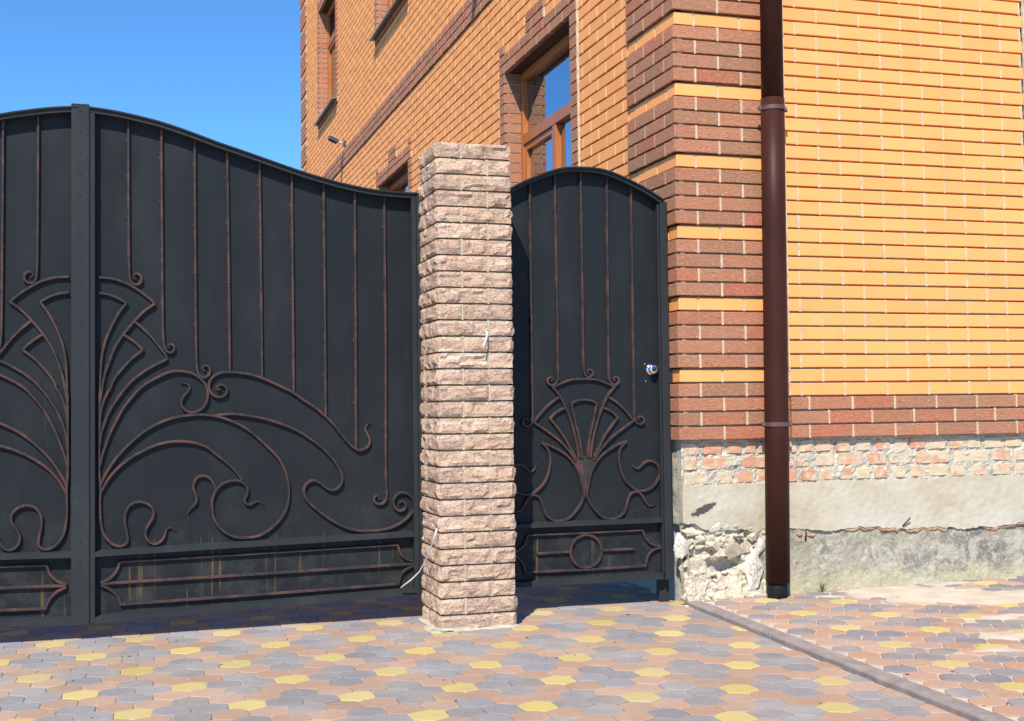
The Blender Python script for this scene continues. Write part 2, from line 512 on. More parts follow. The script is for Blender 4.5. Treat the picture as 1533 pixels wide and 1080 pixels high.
def lay(parent, u, v, o, rangei, keep, kinds, zf, shrink, rnd, limit, seed):
    rng = random.Random(seed)
    poly = hexcell(u, v, shrink, rnd)
    variants = {}
    for k in kinds:
        for q in range(4):
            wob = [p_ * (1 + rng.uniform(-.012, .010)) for p_ in poly]
            mb = MB(); vs, fs = paver_faces(wob, 0.0); mb.add(vs, fs)
            variants[(k, q)] = (mb.mesh('paver', [M['p_%s_o' % k]]), wob)
    cells = []
    for i in range(-rangei, rangei):
        for j in range(-rangei, rangei):
            c = o + u * i + v * j
            if not keep(c): continue
            res = (i % 3, j % 3)
            k = kinds[0] if res == (0, 0) else kinds[1] if res in ((1, 1), (1, 0), (2, 0), (2, 2)) else kinds[2]
            pr = project((c.x, c.y, zf(c.x, c.y)))
            inside = pr and -.05 < pr[0] < 1.05 and -.05 < pr[1] < 1.05
            cells.append((-(1 / pr[2] ** 3) if inside else pr[2] if pr else 99, c, k))
    cells.sort(key=lambda t: t[0])
    rest = MB()
    ki = {k: n for n, k in enumerate(kinds)}
    for n, (score, c, k) in enumerate(cells):
        z = zf(c.x, c.y) + rng.uniform(-.0015, .0015)
        rot = rng.uniform(-.03, .03); tx, ty = rng.uniform(-.006, .006), rng.uniform(-.006, .006)
        me, wob = variants[(k, rng.randrange(4))]
        if n < limit and score < 0:
            ob = bpy.data.objects.new('paver', me)
            ob.location = (c.x, c.y, z); ob.rotation_euler = (tx, ty, rot)
            link(ob, parent)
        else:
            mt = Matrix.Translation((c.x, c.y, z)) @ Matrix.Rotation(rot, 4, 'Z')
            vs, fs = paver_faces(wob, 0.0)
            rest.tone = rng.random()
            rest.add([mt @ Vector(q) for q in vs], fs, ki[k])
    if rest.v: rest.build('far_pavers', [M['p_%s_t' % k] for k in kinds], parent, tone=True, kind='stuff')

for k in ('pink', 'grey', 'yellow', 'orange', 'plum'):
    M['p_%s_o' % k] = m_paver(k, 'object'); M['p_%s_t' % k] = m_paver(k, 'tone')

def keep_left(c):
    if c.x > kerb_x(c.y) + .03 or c.x < -4.6 or c.y > 1.9 or c.y < -3.4: return False
    if c.y > .12 and c.x > -.02: return False
    return not (-1.29 < c.x < -1.02 and -.2 < c.y < .09)
def keep_right(c):
    return kerb_x(c.y) + .070 < c.x < 3.6 and -4.2 < c.y < .03
lay(pavement, Vector((.1283, 0)), Vector((.0672, .1225)), Vector((-1.914, -.671)), 60, keep_left, ('yellow', 'grey', 'pink'), lambda x, y: 0.0, .984, .008, 300, 3)
lay(raised, Vector((-.0085, -.137)), Vector((.108, -.067)), Vector((.31, -1.77)), 60, keep_right, ('yellow', 'plum', 'orange'), lambda x, y: zr(x, y), .962, .014, 300, 4)

k = MB()                                                         # kerb strip laid in lengths
ys = [-4.2 + .5 * i for i in range(9)]
kb = []
y = .03
root = bpy.data.objects.new('kerb_strip', None); root.location = (.0, -1.5, 0); link(root, kind='structure')
while y > -4.6:
    y1 = y - .996
    k = MB()
    nseg = 28
    prof = [(0, -.05), (.0, .017), (.004, .023), (.012, .027), (.062, .0275), (.072, .0255), (.076, .02), (.076, -.05)]
    rings = []
    for i in range(nseg + 1):
        yy = y + (y1 - y) * i / nseg
        rings.append([(kerb_x(yy) + a + frnd(yy * 9, a * 40) * .0022 - (.006 * max(0, frnd(yy * 13, 8.8) - .25) if a < .013 else 0) + (frnd(yy * 2.1, 3.7) * .004), yy, h + frnd(yy * 7, a * 30, 2) * .0018) for a, h in prof])
    np_ = len(prof)
    o_ = len(k.v)
    for r_ in rings: k.v += r_
    for i in range(nseg):
        for j in range(np_ - 1):
            k.face([i * np_ + j, i * np_ + j + 1, (i + 1) * np_ + j + 1, (i + 1) * np_ + j])
    k.face(list(range(np_))); k.face([nseg * np_ + j for j in range(np_)])
    k.build('kerb_stone', M['kerb'], root)
    y = y1 - .009

# sand drifted over the raised paving by the wall
sd = MB()
nx, ny = 130, 105
def sand_h(x, y):
    def bl(cx, cy, rx, ry, k_): return k_ * math.exp(-(((x - cx) / rx) ** 2 + ((y - cy) / ry) ** 2))
    m_ = bl(1.2, -.32, .34, .24, 1.35) + bl(1.5, -.52, .30, .22, 1.35) + bl(.98, -.14, .30, .11, .8) + bl(1.35, -.03, .7, .06, .75) + bl(1.12, -1.02, .30, .11, .95) + bl(.92, -1.40, .25, .11, .95) + bl(.68, -1.63, .30, .065, .85) + bl(1.9, -.8, .3, .3, .7)
    return m_ - .62 + .50 * fbm(x * 4.2, y * 7.5, 4.2, 5) * min(1, m_ * 1.6 + .15) + .22 * fbm(x * 14, y * 22, 1.2, 4)
for j in range(ny + 1):
    for i in range(nx + 1):
        x = .30 + 2.6 * i / nx; yy = -2.05 + 2.1 * j / ny
        h = max(-1.0, min(1.0, sand_h(x, yy)))
        sd.v.append((x, yy, zr(x, yy) - .001 + .0075 * h))
for j in range(ny):
    for i in range(nx):
        a = j * (nx + 1) + i
        sd.face([a, a + 1, a + nx + 2, a + nx + 1])
so = sd.build('drifted_sand', M['sand'], smooth=True, kind='stuff')
tag(so, 'pale sand drifted over the raised paving below the old plinth', 'sand')

# ------------------------------------------------------------------ the brick house
Z0, PITCH, BH = .85, .075, .065
YEL, MOR = -.014, -.042                         # how far the yellow faces and the mortar lie behind the red faces
house = thing('brick_house', (0, 0, 0), 'two storey yellow brick house with red brick corners and crumbling plinth', 'house')
MF = lambda s, o, z: (s, -o, z)                 # front wall: s runs right, o stands out of the wall
MS = lambda s, o, z: (-o, s, z)                 # side wall: s runs back
front_wall = MB(); side_wall = MB()
openings_side = [(1.585, 3.05, 14, 36), (6.45, 8.05, 14, 36), (6.45, 8.05, 59, 81), (11.0, 12.55, 59, 81)]
openings_front = [(2.325, 3.6, 14, 36)]
LEN_S, LEN_F, TOP = 14.6, 4.6, 104
def wallcore(mb, mp, s0, s1, ops):
    xs = sorted({s0, s1, *[o[0] for o in ops], *[o[1] for o in ops]})
    zs = sorted({.86, Z0 + TOP * PITCH, *[Z0 + o[2] * PITCH for o in ops], *[Z0 + o[3] * PITCH for o in ops]})
    for a, b in zip(xs, xs[1:]):
        for c, d in zip(zs, zs[1:]):
            if any(o[0] <= a and b <= o[1] and Z0 + o[2] * PITCH <= c + 1e-6 and d <= Z0 + o[3] * PITCH + 1e-6 for o in ops): continue
            o_ = MOR
            mb.add([mp(a, o_, c), mp(b, o_, c), mp(b, o_, d), mp(a, o_, d)], [(0, 1, 2, 3)])
    for o in ops:                               # reveal linings behind the jamb bricks
        a, b, c, d = o[0], o[1], Z0 + o[2] * PITCH, Z0 + o[3] * PITCH
        for q in ([(a, c), (a, d)], [(b, c), (b, d)], [(a, c), (b, c)]):
            (p0, q0), (p1, q1) = q
            k_ = 1 if p0 == b and p1 == b else -1 if p0 == a and p1 == a else 0
            mb.add([mp(p0 + .006 * k_, -.03, q0), mp(p0 + .006 * k_, -.30, q0), mp(p1 + .006 * k_, -.30, q1), mp(p1 + .006 * k_, -.03, q1)], [(0, 1, 2, 3)])
wallcore(front_wall, MF, -MOR, LEN_F, openings_front)
wallcore(side_wall, MS, -MOR, LEN_S, openings_side)
front_wall.add([(LEN_F, .022, .86), (LEN_F, LEN_S, .86), (LEN_F, LEN_S, Z0 + TOP * PITCH), (LEN_F, .022, Z0 + TOP * PITCH)], [(0, 1, 2, 3)])
side_wall.add([(.022, LEN_S, .0), (LEN_F, LEN_S, .0), (LEN_F, LEN_S, Z0 + TOP * PITCH), (.022, LEN_S, Z0 + TOP * PITCH)], [(0, 1, 2, 3)])

bricks = []      # (s0, s1, row, out, kind, wall)
perps = []
def fill(n, a, b, phase, out, kind, wall, step=.264, gap=.012):
    x = phase + math.floor((a - phase) / step) * step
    while x < b:
        s0, s1 = max(a, x), min(b, x + step - gap)
        if s1 - s0 > .022: bricks.append((s0, s1, n, out, kind, wall))
        if a < x + .001 and x - gap > a - .02: perps.append((x - gap, x, n, out, wall))
        if s1 == x + step - gap and s1 + gap >= b - .001: perps.append((s1, s1 + gap, n, out, wall))
        x += step
mort = {'F': MB(), 'S': MB()}
def mslab(wall, s0, s1, n0, n1, out):            # mortar bed standing forward behind projecting bricks
    mp = MF if wall == 'F' else MS
    a, b = mp(s0, MOR - .01, Z0 + n0 * PITCH), mp(s1, out, Z0 + n1 * PITCH - .010)
    mort[wall].box([min(a[i], b[i]) for i in range(3)], [max(a[i], b[i]) for i in range(3)])

def subtract(segs, a, b):
    out = []
    for s, e in segs:
        if b <= s or a >= e: out.append((s, e)); continue
        if s < a: out.append((s, a))
        if b < e: out.append((b, e))
    return out

corner = []
LEDGE = (45, 46, 47)
RED = -.026
for n in range(TOP):
    odd = n % 2
    yq = (n % 5 == 4)
    kind = 'y' if yq else 'q'
    qo = YEL if yq else 0.0
    cf, cs = (.12, .252) if odd else (.252, .12)
    corner.append((n, cf, cs, kind))
    fill(n, cf + .012, .640, cf + .012, qo, kind, 'F')
    fill(n, cs + .012, .640, cs + .012, qo, kind, 'S')
    # front field
    segs = [(.652, LEN_F)]
    for (a, b, n0, n1) in openings_front:
        if n0 - 1 <= n < n1 + 2: segs = subtract(segs, a - .132, b + .132)
    for a, b in segs:
        if n < 3: fill(n, a, b, (.76 if n != 1 else .615) + .006, 0.0, 'b', 'F')
        else: fill(n, a, b, (.730 if odd else .862) + (.0 if n > 3 else .0), YEL, 'y', 'F')
    # side field
    segs = [(.652, LEN_S - .652)]
    for (a, b, n0, n1) in openings_side:
        if n0 - 1 <= n < n1 + 2: segs = subtract(segs, a - .132, b + .132)
        if n == n1 + 2: segs = subtract(subtract(segs, a - .132, a - .005), b + .005, b + .132)
        if n in (n1 + 2, n1 + 3): segs = subtract(segs, (a + b) / 2 - .206, (a + b) / 2 + .206)
    if n in LEDGE:
        fill(n, .652, LEN_S - .652, .652 + (.132 if odd else 0), 0.0, 'b', 'S')
    else:
        for a, b in segs:
            if n < 3: fill(n, a, b, .66 + (.132 if odd else 0), 0.0, 'b', 'S')
            else: fill(n, a, b, .60 + (.132 if odd else 0), YEL, 'y', 'S')
    fill(n, LEN_S - .640, LEN_S, LEN_S - .640 - (.132 if odd else 0), qo, kind, 'S')
for n in range(0, TOP, 5):
    for w in 'FS': mslab(w, .0085, .640, n, n + 4, RED)
    mslab('S', LEN_S - .640, LEN_S - .008, n, n + 4, RED)
mslab('F', .645, LEN_F, 0, 3, RED); mslab('S', .645, LEN_S - .645, 0, 3, RED)
mslab('S', .645, LEN_S - .645, 45, 48, RED)
jambs = []
for wall, ops in (('F', openings_front), ('S', openings_side)):
    for wi, (a, b, n0, n1) in enumerate(ops):
        for n in range(n0, n1):
            jambs += [(a - .12, a, n, wall), (b, b + .12, n, wall)]
        for n in (n1, n1 + 1): fill(n, a - .12, b + .12, a - .12 - (.132 if n % 2 else 0), 0.0, 'w', wall)
        fill(n0 - 1, a - .12, b + .12, a - .12, 0.0, 'w', wall)
        if wall == 'S':
            for s0, s1 in ((a - .12, a - .008), (b + .008, b + .12)): bricks.append((s0, s1, n1 + 2, 0.0, 'w', wall))
            m_ = (a + b) / 2
            for n in (n1 + 2, n1 + 3): fill(n, m_ - .196, m_ + .196, m_ - .196 + (.132 if n % 2 else 0), 0.0, 'w', wall)
            mslab(wall, m_ - .194, m_ + .194, n1 + 2, n1 + 4, RED)
        mslab(wall, a - .118, b + .118, n1, n1 + 2, RED)
        mslab(wall, a - .118, a - .004, n0 - 1, n1, RED); mslab(wall, b + .004, b + .118, n0 - 1, n1, RED)

wall_ob = {'F': front_wall.build('front_wall', M['mortar'], house), 'S': side_wall.build('side_wall', M['mortar'], house)}
for (s0, s1, n, out, wall) in perps:               # flush pointing in the upright joints
    mp = MF if wall == 'F' else MS
    o_ = out - .0035 + .0015 * frnd(s0 * 37, n * 1.7)
    z_ = Z0 + n * PITCH
    e0, e1 = -.002, BH + .002 + .006 * max(0, frnd(s0 * 51, n * 2.3, 4))
    mort[wall].add([mp(s0 - .001, o_ - .04, z_ + e0), mp(s1 + .001, o_ - .04, z_ + e0), mp(s1 + .001, o_ - .04, z_ + e1), mp(s0 - .001, o_ - .04, z_ + e1), mp(s0 - .001, o_, z_ + e0), mp(s1 + .001, o_, z_ + e0), mp(s1 + .001, o_, z_ + e1), mp(s0 - .001, o_, z_ + e1)],
                   [(4, 5, 6, 7), (0, 1, 5, 4), (1, 2, 6, 5), (2, 3, 7, 6), (3, 0, 4, 7)])
for (n, cf, cs, kind) in corner:
    o_ = (YEL if kind == 'y' else 0) - .004
    z_ = Z0 + n * PITCH
    mort['F'].box((cf - .001, -o_, z_ - .001), (cf + .013, -o_ + .04, z_ + BH + .001))
    mort['S'].box((-o_, cs - .001, z_ - .001), (-o_ + .04, cs + .013, z_ + BH + .001))
for w in 'FS': mort[w].build('mortar_bed', M['mortar'], wall_ob[w])

def brick_geo(L, H, depth, ch=.0025):
    """front face with chamfered arrises at o=0, body behind; local (s, o, z) about the centre"""
    a, b = L / 2, H / 2
    vs = [(-a, -depth, -b), (a, -depth, -b), (a, -depth, b), (-a, -depth, b), (-a, -ch, -b), (a, -ch, -b), (a, -ch, b), (-a, -ch, b),
          (-a + ch, 0, -b + ch), (a - ch, 0, -b + ch), (a - ch, 0, b - ch), (-a + ch, 0, b - ch)]
    fs = [(0, 1, 5, 4), (1, 2, 6, 5), (2, 3, 7, 6), (3, 0, 4, 7), (4, 5, 9, 8), (5, 6, 10, 9), (6, 7, 11, 10), (7, 4, 8, 11), (8, 9, 10, 11)]
    return vs, fs
rng = random.Random(11)
cache = {}
def brick_mesh(name, L, H, depth, wall, mat):
    key = (name, round(L, 3), round(depth, 3), wall)
    if key not in cache:
        mp = MF if wall == 'F' else MS
        vs, fs = brick_geo(L, H, depth)
        mb = MB(); mb.add([mp(*v) for v in vs], fs)
        cache[key] = mb.mesh(name, [mat])
    return cache[key]

def size_in_view(s0, s1, n, o, wall):
    mp = MF if wall == 'F' else MS
    z = Z0 + n * PITCH
    P = [project(mp(s, o, zz)) for s in (s0, s1) for zz in (z, z + BH)]
    if any(q is None for q in P): return 0
    cx = sum(q[0] for q in P) / 4; cy = sum(q[1] for q in P) / 4
    if not (-.03 < cx < 1.03 and -.04 < cy < 1.03): return 0
    if wall == 'S':                                # hidden behind the pillar and the gates
        if cy > .245 and cx < .655: return 0
    return abs(P[2][0] - P[0][0]) * abs(P[1][1] - P[0][1])
NAMES = {'y': 'brick', 'q': 'quoin_brick', 'b': 'band_brick', 'w': 'window_brick'}
KEEP = {'y': 300, 'q': 290, 'b': 120, 'w': 120}
rest = {'F': MB(), 'S': MB()}
for kd in 'yqbw':
    lst = [(size_in_view(b[0], b[1], b[2], b[3], b[5]), i) for i, b in enumerate(bricks) if b[4] == kd]
    lst.sort(key=lambda t: -t[0])
    for r_, (sz, i) in enumerate(lst):
        s0, s1, n, o, kk, wall = bricks[i]
        mp = MF if wall == 'F' else MS
        jo = rng.uniform(-.0012, .0012)
        jz = rng.uniform(-.0008, .0008)
        c = mp((s0 + s1) / 2, o + jo, Z0 + n * PITCH + BH / 2 + jz)
        depth = .05 if o < .01 else .06
        if r_ < KEEP[kd] and sz > 3e-5:
            ob = bpy.data.objects.new(NAMES[kd], brick_mesh(NAMES[kd], s1 - s0, BH, depth, wall, M['yb'] if kd == 'y' else M['rb']))
            ob.location = c
            ob.rotation_euler = (rng.uniform(-.004, .004), rng.uniform(-.002, .002), 0) if wall == 'F' else (0, rng.uniform(-.004, .004), 0)
            link(ob, wall_ob[wall])
        else:
            vs, fs = brick_geo(s1 - s0, BH, depth)
            rest[wall].tone = rng.random()
            rest[wall].add([Vector(mp(*v)) + Vector(c) for v in vs], fs, 0 if kd == 'y' else 1)
for (s0, s1, n, wall) in jambs:                    # jamb bricks run back into the reveal
    mp = MF if wall == 'F' else MS
    z = Z0 + n * PITCH
    a, b = mp(s0, -.145, z), mp(s1, 0, z + BH)
    a, b = [min(a[i], b[i]) for i in range(3)], [max(a[i], b[i]) for i in range(3)]
    near = wall == 'S' and s1 < 3.3 and n >= 22
    mb = MB() if near else rest[wall]
    mb.tone = rng.random()
    mb.box(a, b, 0 if near else 1)
    if near: mb.build('jamb_brick', M['rb'], wall_ob[wall])
ccount = 0
for (n, cf, cs, kind) in corner:                   # corner bricks show on both walls
    ins = .014 if kind == 'y' else 0.0
    z = Z0 + n * PITCH
    seen = n < 34
    mb = MB() if seen else rest['F']
    mb.tone = rng.random()
    if seen:
        mb.bbox((ins, ins, z), (cf, cs, z + BH), .0025)
        mb.build('corner_brick', M['yb'] if kind == 'y' else M['rb'], wall_ob['F'])
    else: mb.box((ins, ins, z), (cf, cs, z + BH), 0 if kind == 'y' else 1)
for w in 'FS': rest[w].build('far_brickwork', [M['ybt'], M['rbt']], wall_ob[w], tone=True, kind='stuff')
# smeared pointing beside the window surrounds
for wall, s, na, nb in (('S', 1.585 - .126, 13, 38), ('F', 2.325 - .127, 13, 38), ('F', .646, 3, 60)):
    mp = MF if wall == 'F' else MS
    mb = MB(); q = []
    z = Z0 + na * PITCH
    while z < Z0 + nb * PITCH:
        w_ = .0045 + .0045 * frnd(z * 31, s) + .002 * frnd(z * 90, s, 2); o_ = -.004 + .003 * frnd(z * 23, s, 5)
        q.append((mp(s - w_ + .002 * frnd(z * 40, 3), YEL - .004, z), mp(s - w_ * .6, o_, z), mp(s + w_ * .6, o_ + .002, z), mp(s + w_, YEL - .004, z)))
        z += .018
    for r_ in q: mb.v += list(r_)
    for i in range(len(q) - 1):
        for j in range(3): mb.face([i * 4 + j, i * 4 + j + 1, i * 4 + 5 + j, i * 4 + 4 + j])
    mb.build('smeared_pointing', M['mortar'], wall_ob[wall])
rf = MB()
zt = Z0 + TOP * PITCH
rf.add([(.0, .0, zt + .003), (LEN_F, .0, zt + .003), (LEN_F, LEN_S, zt + .003), (0, LEN_S, zt + .003), (LEN_F / 2, 3, zt + 2.2), (LEN_F / 2, LEN_S - 3, zt + 2.2)],
       [(0, 1, 4), (1, 2, 5, 4), (2, 3, 5), (3, 0, 4, 5), (0, 3, 2, 1)])
rf.build('roof', M['rbt'], house)

# windows
def window(wall, op, near_first):
    a, b, n0, n1 = op
    z0, z1 = Z0 + n0 * PITCH, Z0 + n1 * PITCH
    mp = MF if wall == 'F' else MS
    def bx(mb, s0, s1, o0, o1, c, d, r=.004):
        p_, q_ = mp(s0, o0, c), mp(s1, o1, d)
        mb.bbox([min(p_[i], q_[i]) for i in range(3)], [max(p_[i], q_[i]) for i in range(3)], r)
    fo, fi = -.130, -.195
    f = MB()
    w = .062
    for s0, s1, c, d in ((a, a + w, z0, z1), (b - w, b, z0, z1), (a + w, b - w, z0, z0 + w), (a + w, b - w, z1 - w, z1)): bx(f, s0, s1, fi, fo, c, d)
    win = f.build('window', M['wood'], house)
    tz = z0 + (z1 - z0) * .665
    t = MB(); bx(t, a + w - .001, b - w + .001, fi - .002, fo + .004, tz, tz + .082); t.build('transom', M['wood'], win)
    ms = a + (b - a) * .475
    t = MB(); bx(t, ms - .034, ms + .034, fi - .001, fo + .003, z0 + w - .001, tz + .001); t.build('mullion', M['wood'], win)
    t = MB()
    s0, s1, c, d = ms + .036, b - w - .002, z0 + w + .002, tz - .003
    for q in ((s0, s0 + .045, c, d), (s1 - .045, s1, c, d), (s0 + .045, s1 - .045, c, c + .045), (s0 + .045, s1 - .045, d - .045, d)): bx(t, q[0], q[1], fi + .012, fo - .008, q[2], q[3], .003)
    t.build('sash', M['wood'], win)
    for s0, s1, c, d in ((a + w - .004, b - w + .004, tz + .080, z1 - w + .004), (a + w - .004, ms - .03, z0 + w - .004, tz + .004), (ms + .075, b - w - .042, z0 + w + .04, tz - .04)):
        t = MB(); t.add([mp(s0, -.166, c), mp(s1, -.166, c), mp(s1, -.166, d), mp(s0, -.166, d)], [(0, 1, 2, 3)]); t.build('pane', M['glass'], win)
    t = MB()                                        # zinc sill
    s0, s1 = a - .10, b + .10
    top = [mp(s0, -.128, z0 + .012), mp(s1, -.128, z0 + .012), mp(s1, .065, z0 - .016), mp(s0, .065, z0 - .016)]
    bot = [mp(s0, -.128, z0 + .004), mp(s1, -.128, z0 + .004), mp(s1, .065, z0 - .040), mp(s0, .065, z0 - .040)]
    t.add(top + bot, [(0, 1, 2, 3), (4, 7, 6, 5), (0, 4, 5, 1), (1, 5, 6, 2), (2, 6, 7, 3), (3, 7, 4, 0)])
    t.build('sill', M['zinc'], win)
    t = MB()                                        # soffit over the window, its shade painted in as dark brown
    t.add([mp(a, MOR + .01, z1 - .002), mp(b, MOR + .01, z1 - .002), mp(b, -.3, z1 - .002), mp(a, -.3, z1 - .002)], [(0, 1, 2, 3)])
    t.build('soffit', M['soffit_shade'], win)
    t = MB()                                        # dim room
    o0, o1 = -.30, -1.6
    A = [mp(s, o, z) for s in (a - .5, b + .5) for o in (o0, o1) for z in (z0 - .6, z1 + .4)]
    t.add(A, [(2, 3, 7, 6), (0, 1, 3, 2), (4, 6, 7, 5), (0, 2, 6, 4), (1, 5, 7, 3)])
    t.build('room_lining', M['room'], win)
    t = MB(); q = []
    for i in range(41):
        s = a - .02 + (b - a + .04) * (.66 * i / 40); o = -.36 + .025 * math.sin(i * 1.15) + .01 * math.sin(i * 2.7)
        t.v += [mp(s, o, z0 - .1), mp(s, o, z1 + .05)]
    for i in range(40): t.face([2 * i, 2 * i + 2, 2 * i + 3, 2 * i + 1])
    t.build('curtain', M['curtain'], win, smooth=True)
for op in openings_side: window('S', op, True)
for op in openings_front: window('F', op, True)

# ------------------------------------------------------------------ old plinth below the brick skin
PX0, PX1 = .026, LEN_F
core = MB()
core.box((PX0 + .06, .075, -.05), (PX1, LEN_S - .1, .848))
plinth = core.build('foundation', M['oldmortar'], house)

def sheet(xf0, xf1, zb, zt, yf, dx, nz, ):
    """rough sheet in front of the core between two ragged outlines, with returned edges"""
    mb = MB()
    n = max(2, int((xf1 - xf0) / dx))
    for i in range(n + 1):
        x = xf0 + (xf1 - xf0) * i / n
        b_, t_ = zb(x), zt(x)
        col_ = [(x, yf(x, b_) + .05, b_ - .004)]
        for j in range(nz + 1):
            z = b_ + (t_ - b_) * j / nz
            col_.append((x + frnd(x * 37, z * 41) * dx * .25, yf(x, z), z))
        col_.append((x, yf(x, t_) + .05, t_ + .004))
        mb.v += col_
    m_ = nz + 3
    for i in range(n):
        for j in range(m_ - 1): mb.face([i * m_ + j, (i + 1) * m_ + j, (i + 1) * m_ + j + 1, i * m_ + j + 1])
    mb.face([j for j in range(m_)]); mb.face([n * m_ + j for j in range(m_)])
    return mb

zrag_top = lambda x: .612 + .012 * fbm(x * 9, 1.3) + .006 * fbm(x * 40, 2.3)
def zrag_mid(x):
    base = .372 - .02 * x + .02 * fbm(x * 4, 7.7)
    if x < .5: base = .41 - .10 * x + .03 * fbm(x * 9, 5.1)
    return base + .010 * fbm(x * 35, 3.3)
sheet(PX0, PX1, lambda x: .600, lambda x: .8515, lambda x, z: .0405 + .007 * fbm(x * 11, z * 11, 2.0) - .016 * max(0, fbm(x * 6, z * 9, 8.0) - .05) + .010 * fbm(x * 40, z * 40, 1.0), .011, 22).build('old_mortar', M['oldmortar'], plinth)
sheet(PX0 - .002, PX1, zrag_mid, zrag_top, lambda x, z: .0265 + .0035 * fbm(x * 5, z * 5, 1.0) + .0018 * fbm(x * 30, z * 30, 3.0), .011, 26).build('cream_render', M['render'], plinth)
sheet(.47, PX1, lambda x: -.03, lambda x: zrag_mid(x) + .02, lambda x, z: .039 - .042 * max(0, 1 - z / .30) ** 1.6 + .011 * fbm(x * 5, z * 6, 6.0) + .004 * fbm(x * 28, z * 28, 4.0), .011, 34).build('weathered_render', M['lower'], plinth)
def cav(x, z):
    d = .044 + .022 * fbm(x * 8, z * 8, 9.0) + .016 * fbm(x * 26, z * 26, 5.0) + .007 * fbm(x * 70, z * 70, 2.0) - .060 * max(0, 1 - z / .12)
    d += .06 * math.exp(-(((x - .245) / .085) ** 2 + ((z - .185) / .030) ** 2)) + .07 * math.exp(-(((x - .045) / .05) ** 2 + ((z - .215) / .05) ** 2))
    return d
sheet(PX0 + .004, .50, lambda x: -.03, lambda x: zrag_mid(x) + .02, cav, .006, 64).build('rubble_core', M['rock'], plinth)
# side return of the plinth round the corner
sr = MB()
nz, nyy = 40, 14
for i in range(nyy + 1):
    for j in range(nz + 1):
        yy = .030 + .5 * i / nyy; z = -.03 + .878 * j / nz
        sr.v.append((PX0 + .006 + .010 * fbm(yy * 9, z * 9, 3.1) + (.02 if z < .40 else 0), yy, z))
for i in range(nyy):
    for j in range(nz): a = i * (nz + 1) + j; sr.face([a, a + 1, a + nz + 2, a + nz + 1])
sr.build('side_return', M['oldmortar'], plinth)
# old bricks
def rough_box(c, size, seed, amp=.004, cuts=3):
    bm = bmesh.new()
    bmesh.ops.create_cube(bm, size=1)
    bmesh.ops.bevel(bm, geom=bm.edges[:], offset=.06, segments=1, affect='EDGES')
    bmesh.ops.subdivide_edges(bm, edges=[e for e in bm.edges if e.calc_length() > .5], cuts=cuts, use_grid_fill=True)
    for v in bm.verts:
        q = Vector((v.co.x * size[0], v.co.y * size[1], v.co.z * size[2]))
        nz_ = mnoise.noise_vector(q * 30 + Vector((seed * 7.3, seed * 3.1, seed)))
        v.co = q + nz_ * amp + Vector(c)
    return bm
rows = [(.835 - .066, [(.045, .13), (.15, .26), (.285, .375), (.395, .455), (.47, .56), (.60, .70), (.715, .80), (.815, .905), (.935, 1.025), (1.06, 1.155), (1.185, 1.28), (1.30, 1.385), (1.40, 1.50), (1.515, 1.63), (1.65, 1.75), (1.765, 1.86), (1.88, 2.0), (2.02, 2.14), (2.16, 2.28)]),
        (.758 - .066, [(.03, .115), (.15, .345), (.37, .60), (.615, .79), (.81, .925), (.955, 1.10), (1.13, 1.25), (1.27, 1.40), (1.42, 1.66), (1.68, 1.92), (1.94, 2.06), (2.08, 2.32)]),
        (.683 - .066, [(.035, .18), (.225, .315), (.345, .44), (.46, .585), (.61, .70), (.725, .815), (.835, .93), (.955, 1.035), (1.055, 1.15), (1.17, 1.255), (1.28, 1.37), (1.40, 1.50), (1.52, 1.64), (1.66, 1.77), (1.79, 1.90), (1.93, 2.06), (2.08, 2.2)])]
for zb_, row in rows:
    for s0, s1 in row:
        mb = MB(); mb.from_bm(rough_box(((s0 + s1) / 2, .034 + .05, zb_ + .033 + rng.uniform(-.003, .003)), (s1 - s0 - .004, .10, .062), rng.random() * 50, .0045))
        mb.build('foundation_brick', M['oldbrick'], plinth)
# stones in the broken corner
def rock(name, mat, c, r, seed, rough=.28, sub=3, parent=plinth, holes=0.0):
    """broken stone: hull of scattered points, then knocked about"""
    q = random.Random(seed * 13.7)
    bm = bmesh.new()
    for i in range(15):
        d = Vector((q.gauss(0, 1), q.gauss(0, 1), q.gauss(0, 1))).normalized() * q.uniform(.82, 1.08)
        bm.verts.new(d)
    hull = bmesh.ops.convex_hull(bm, input=bm.verts[:])
    bmesh.ops.delete(bm, geom=[v for v in bm.verts if not v.link_faces], context='VERTS')
    bmesh.ops.triangulate(bm, faces=bm.faces[:])
    for k_ in range(2 if sub < 4 else 3): bmesh.ops.subdivide_edges(bm, edges=bm.edges[:], cuts=1, use_grid_fill=True)
    sv = Vector((seed * 5.17, seed * 2.3, seed * 9.1))
    for v in bm.verts:
        d = v.co.copy()
        h = 1 + rough * .20 * mnoise.fractal(d * 1.9 + sv, 1.0, 2.0, 4) + rough * .10 * mnoise.noise(d * 7 + sv)
        if holes: h -= holes * max(0, mnoise.noise(d * 3.1 + sv * 2) - .12)
        p_ = d * h
        v.co = Vector((p_.x * r[0], p_.y * r[1], p_.z * r[2])) + Vector(c)
    mb = MB(); mb.from_bm(bm)
    return mb.build(name, mat, parent)
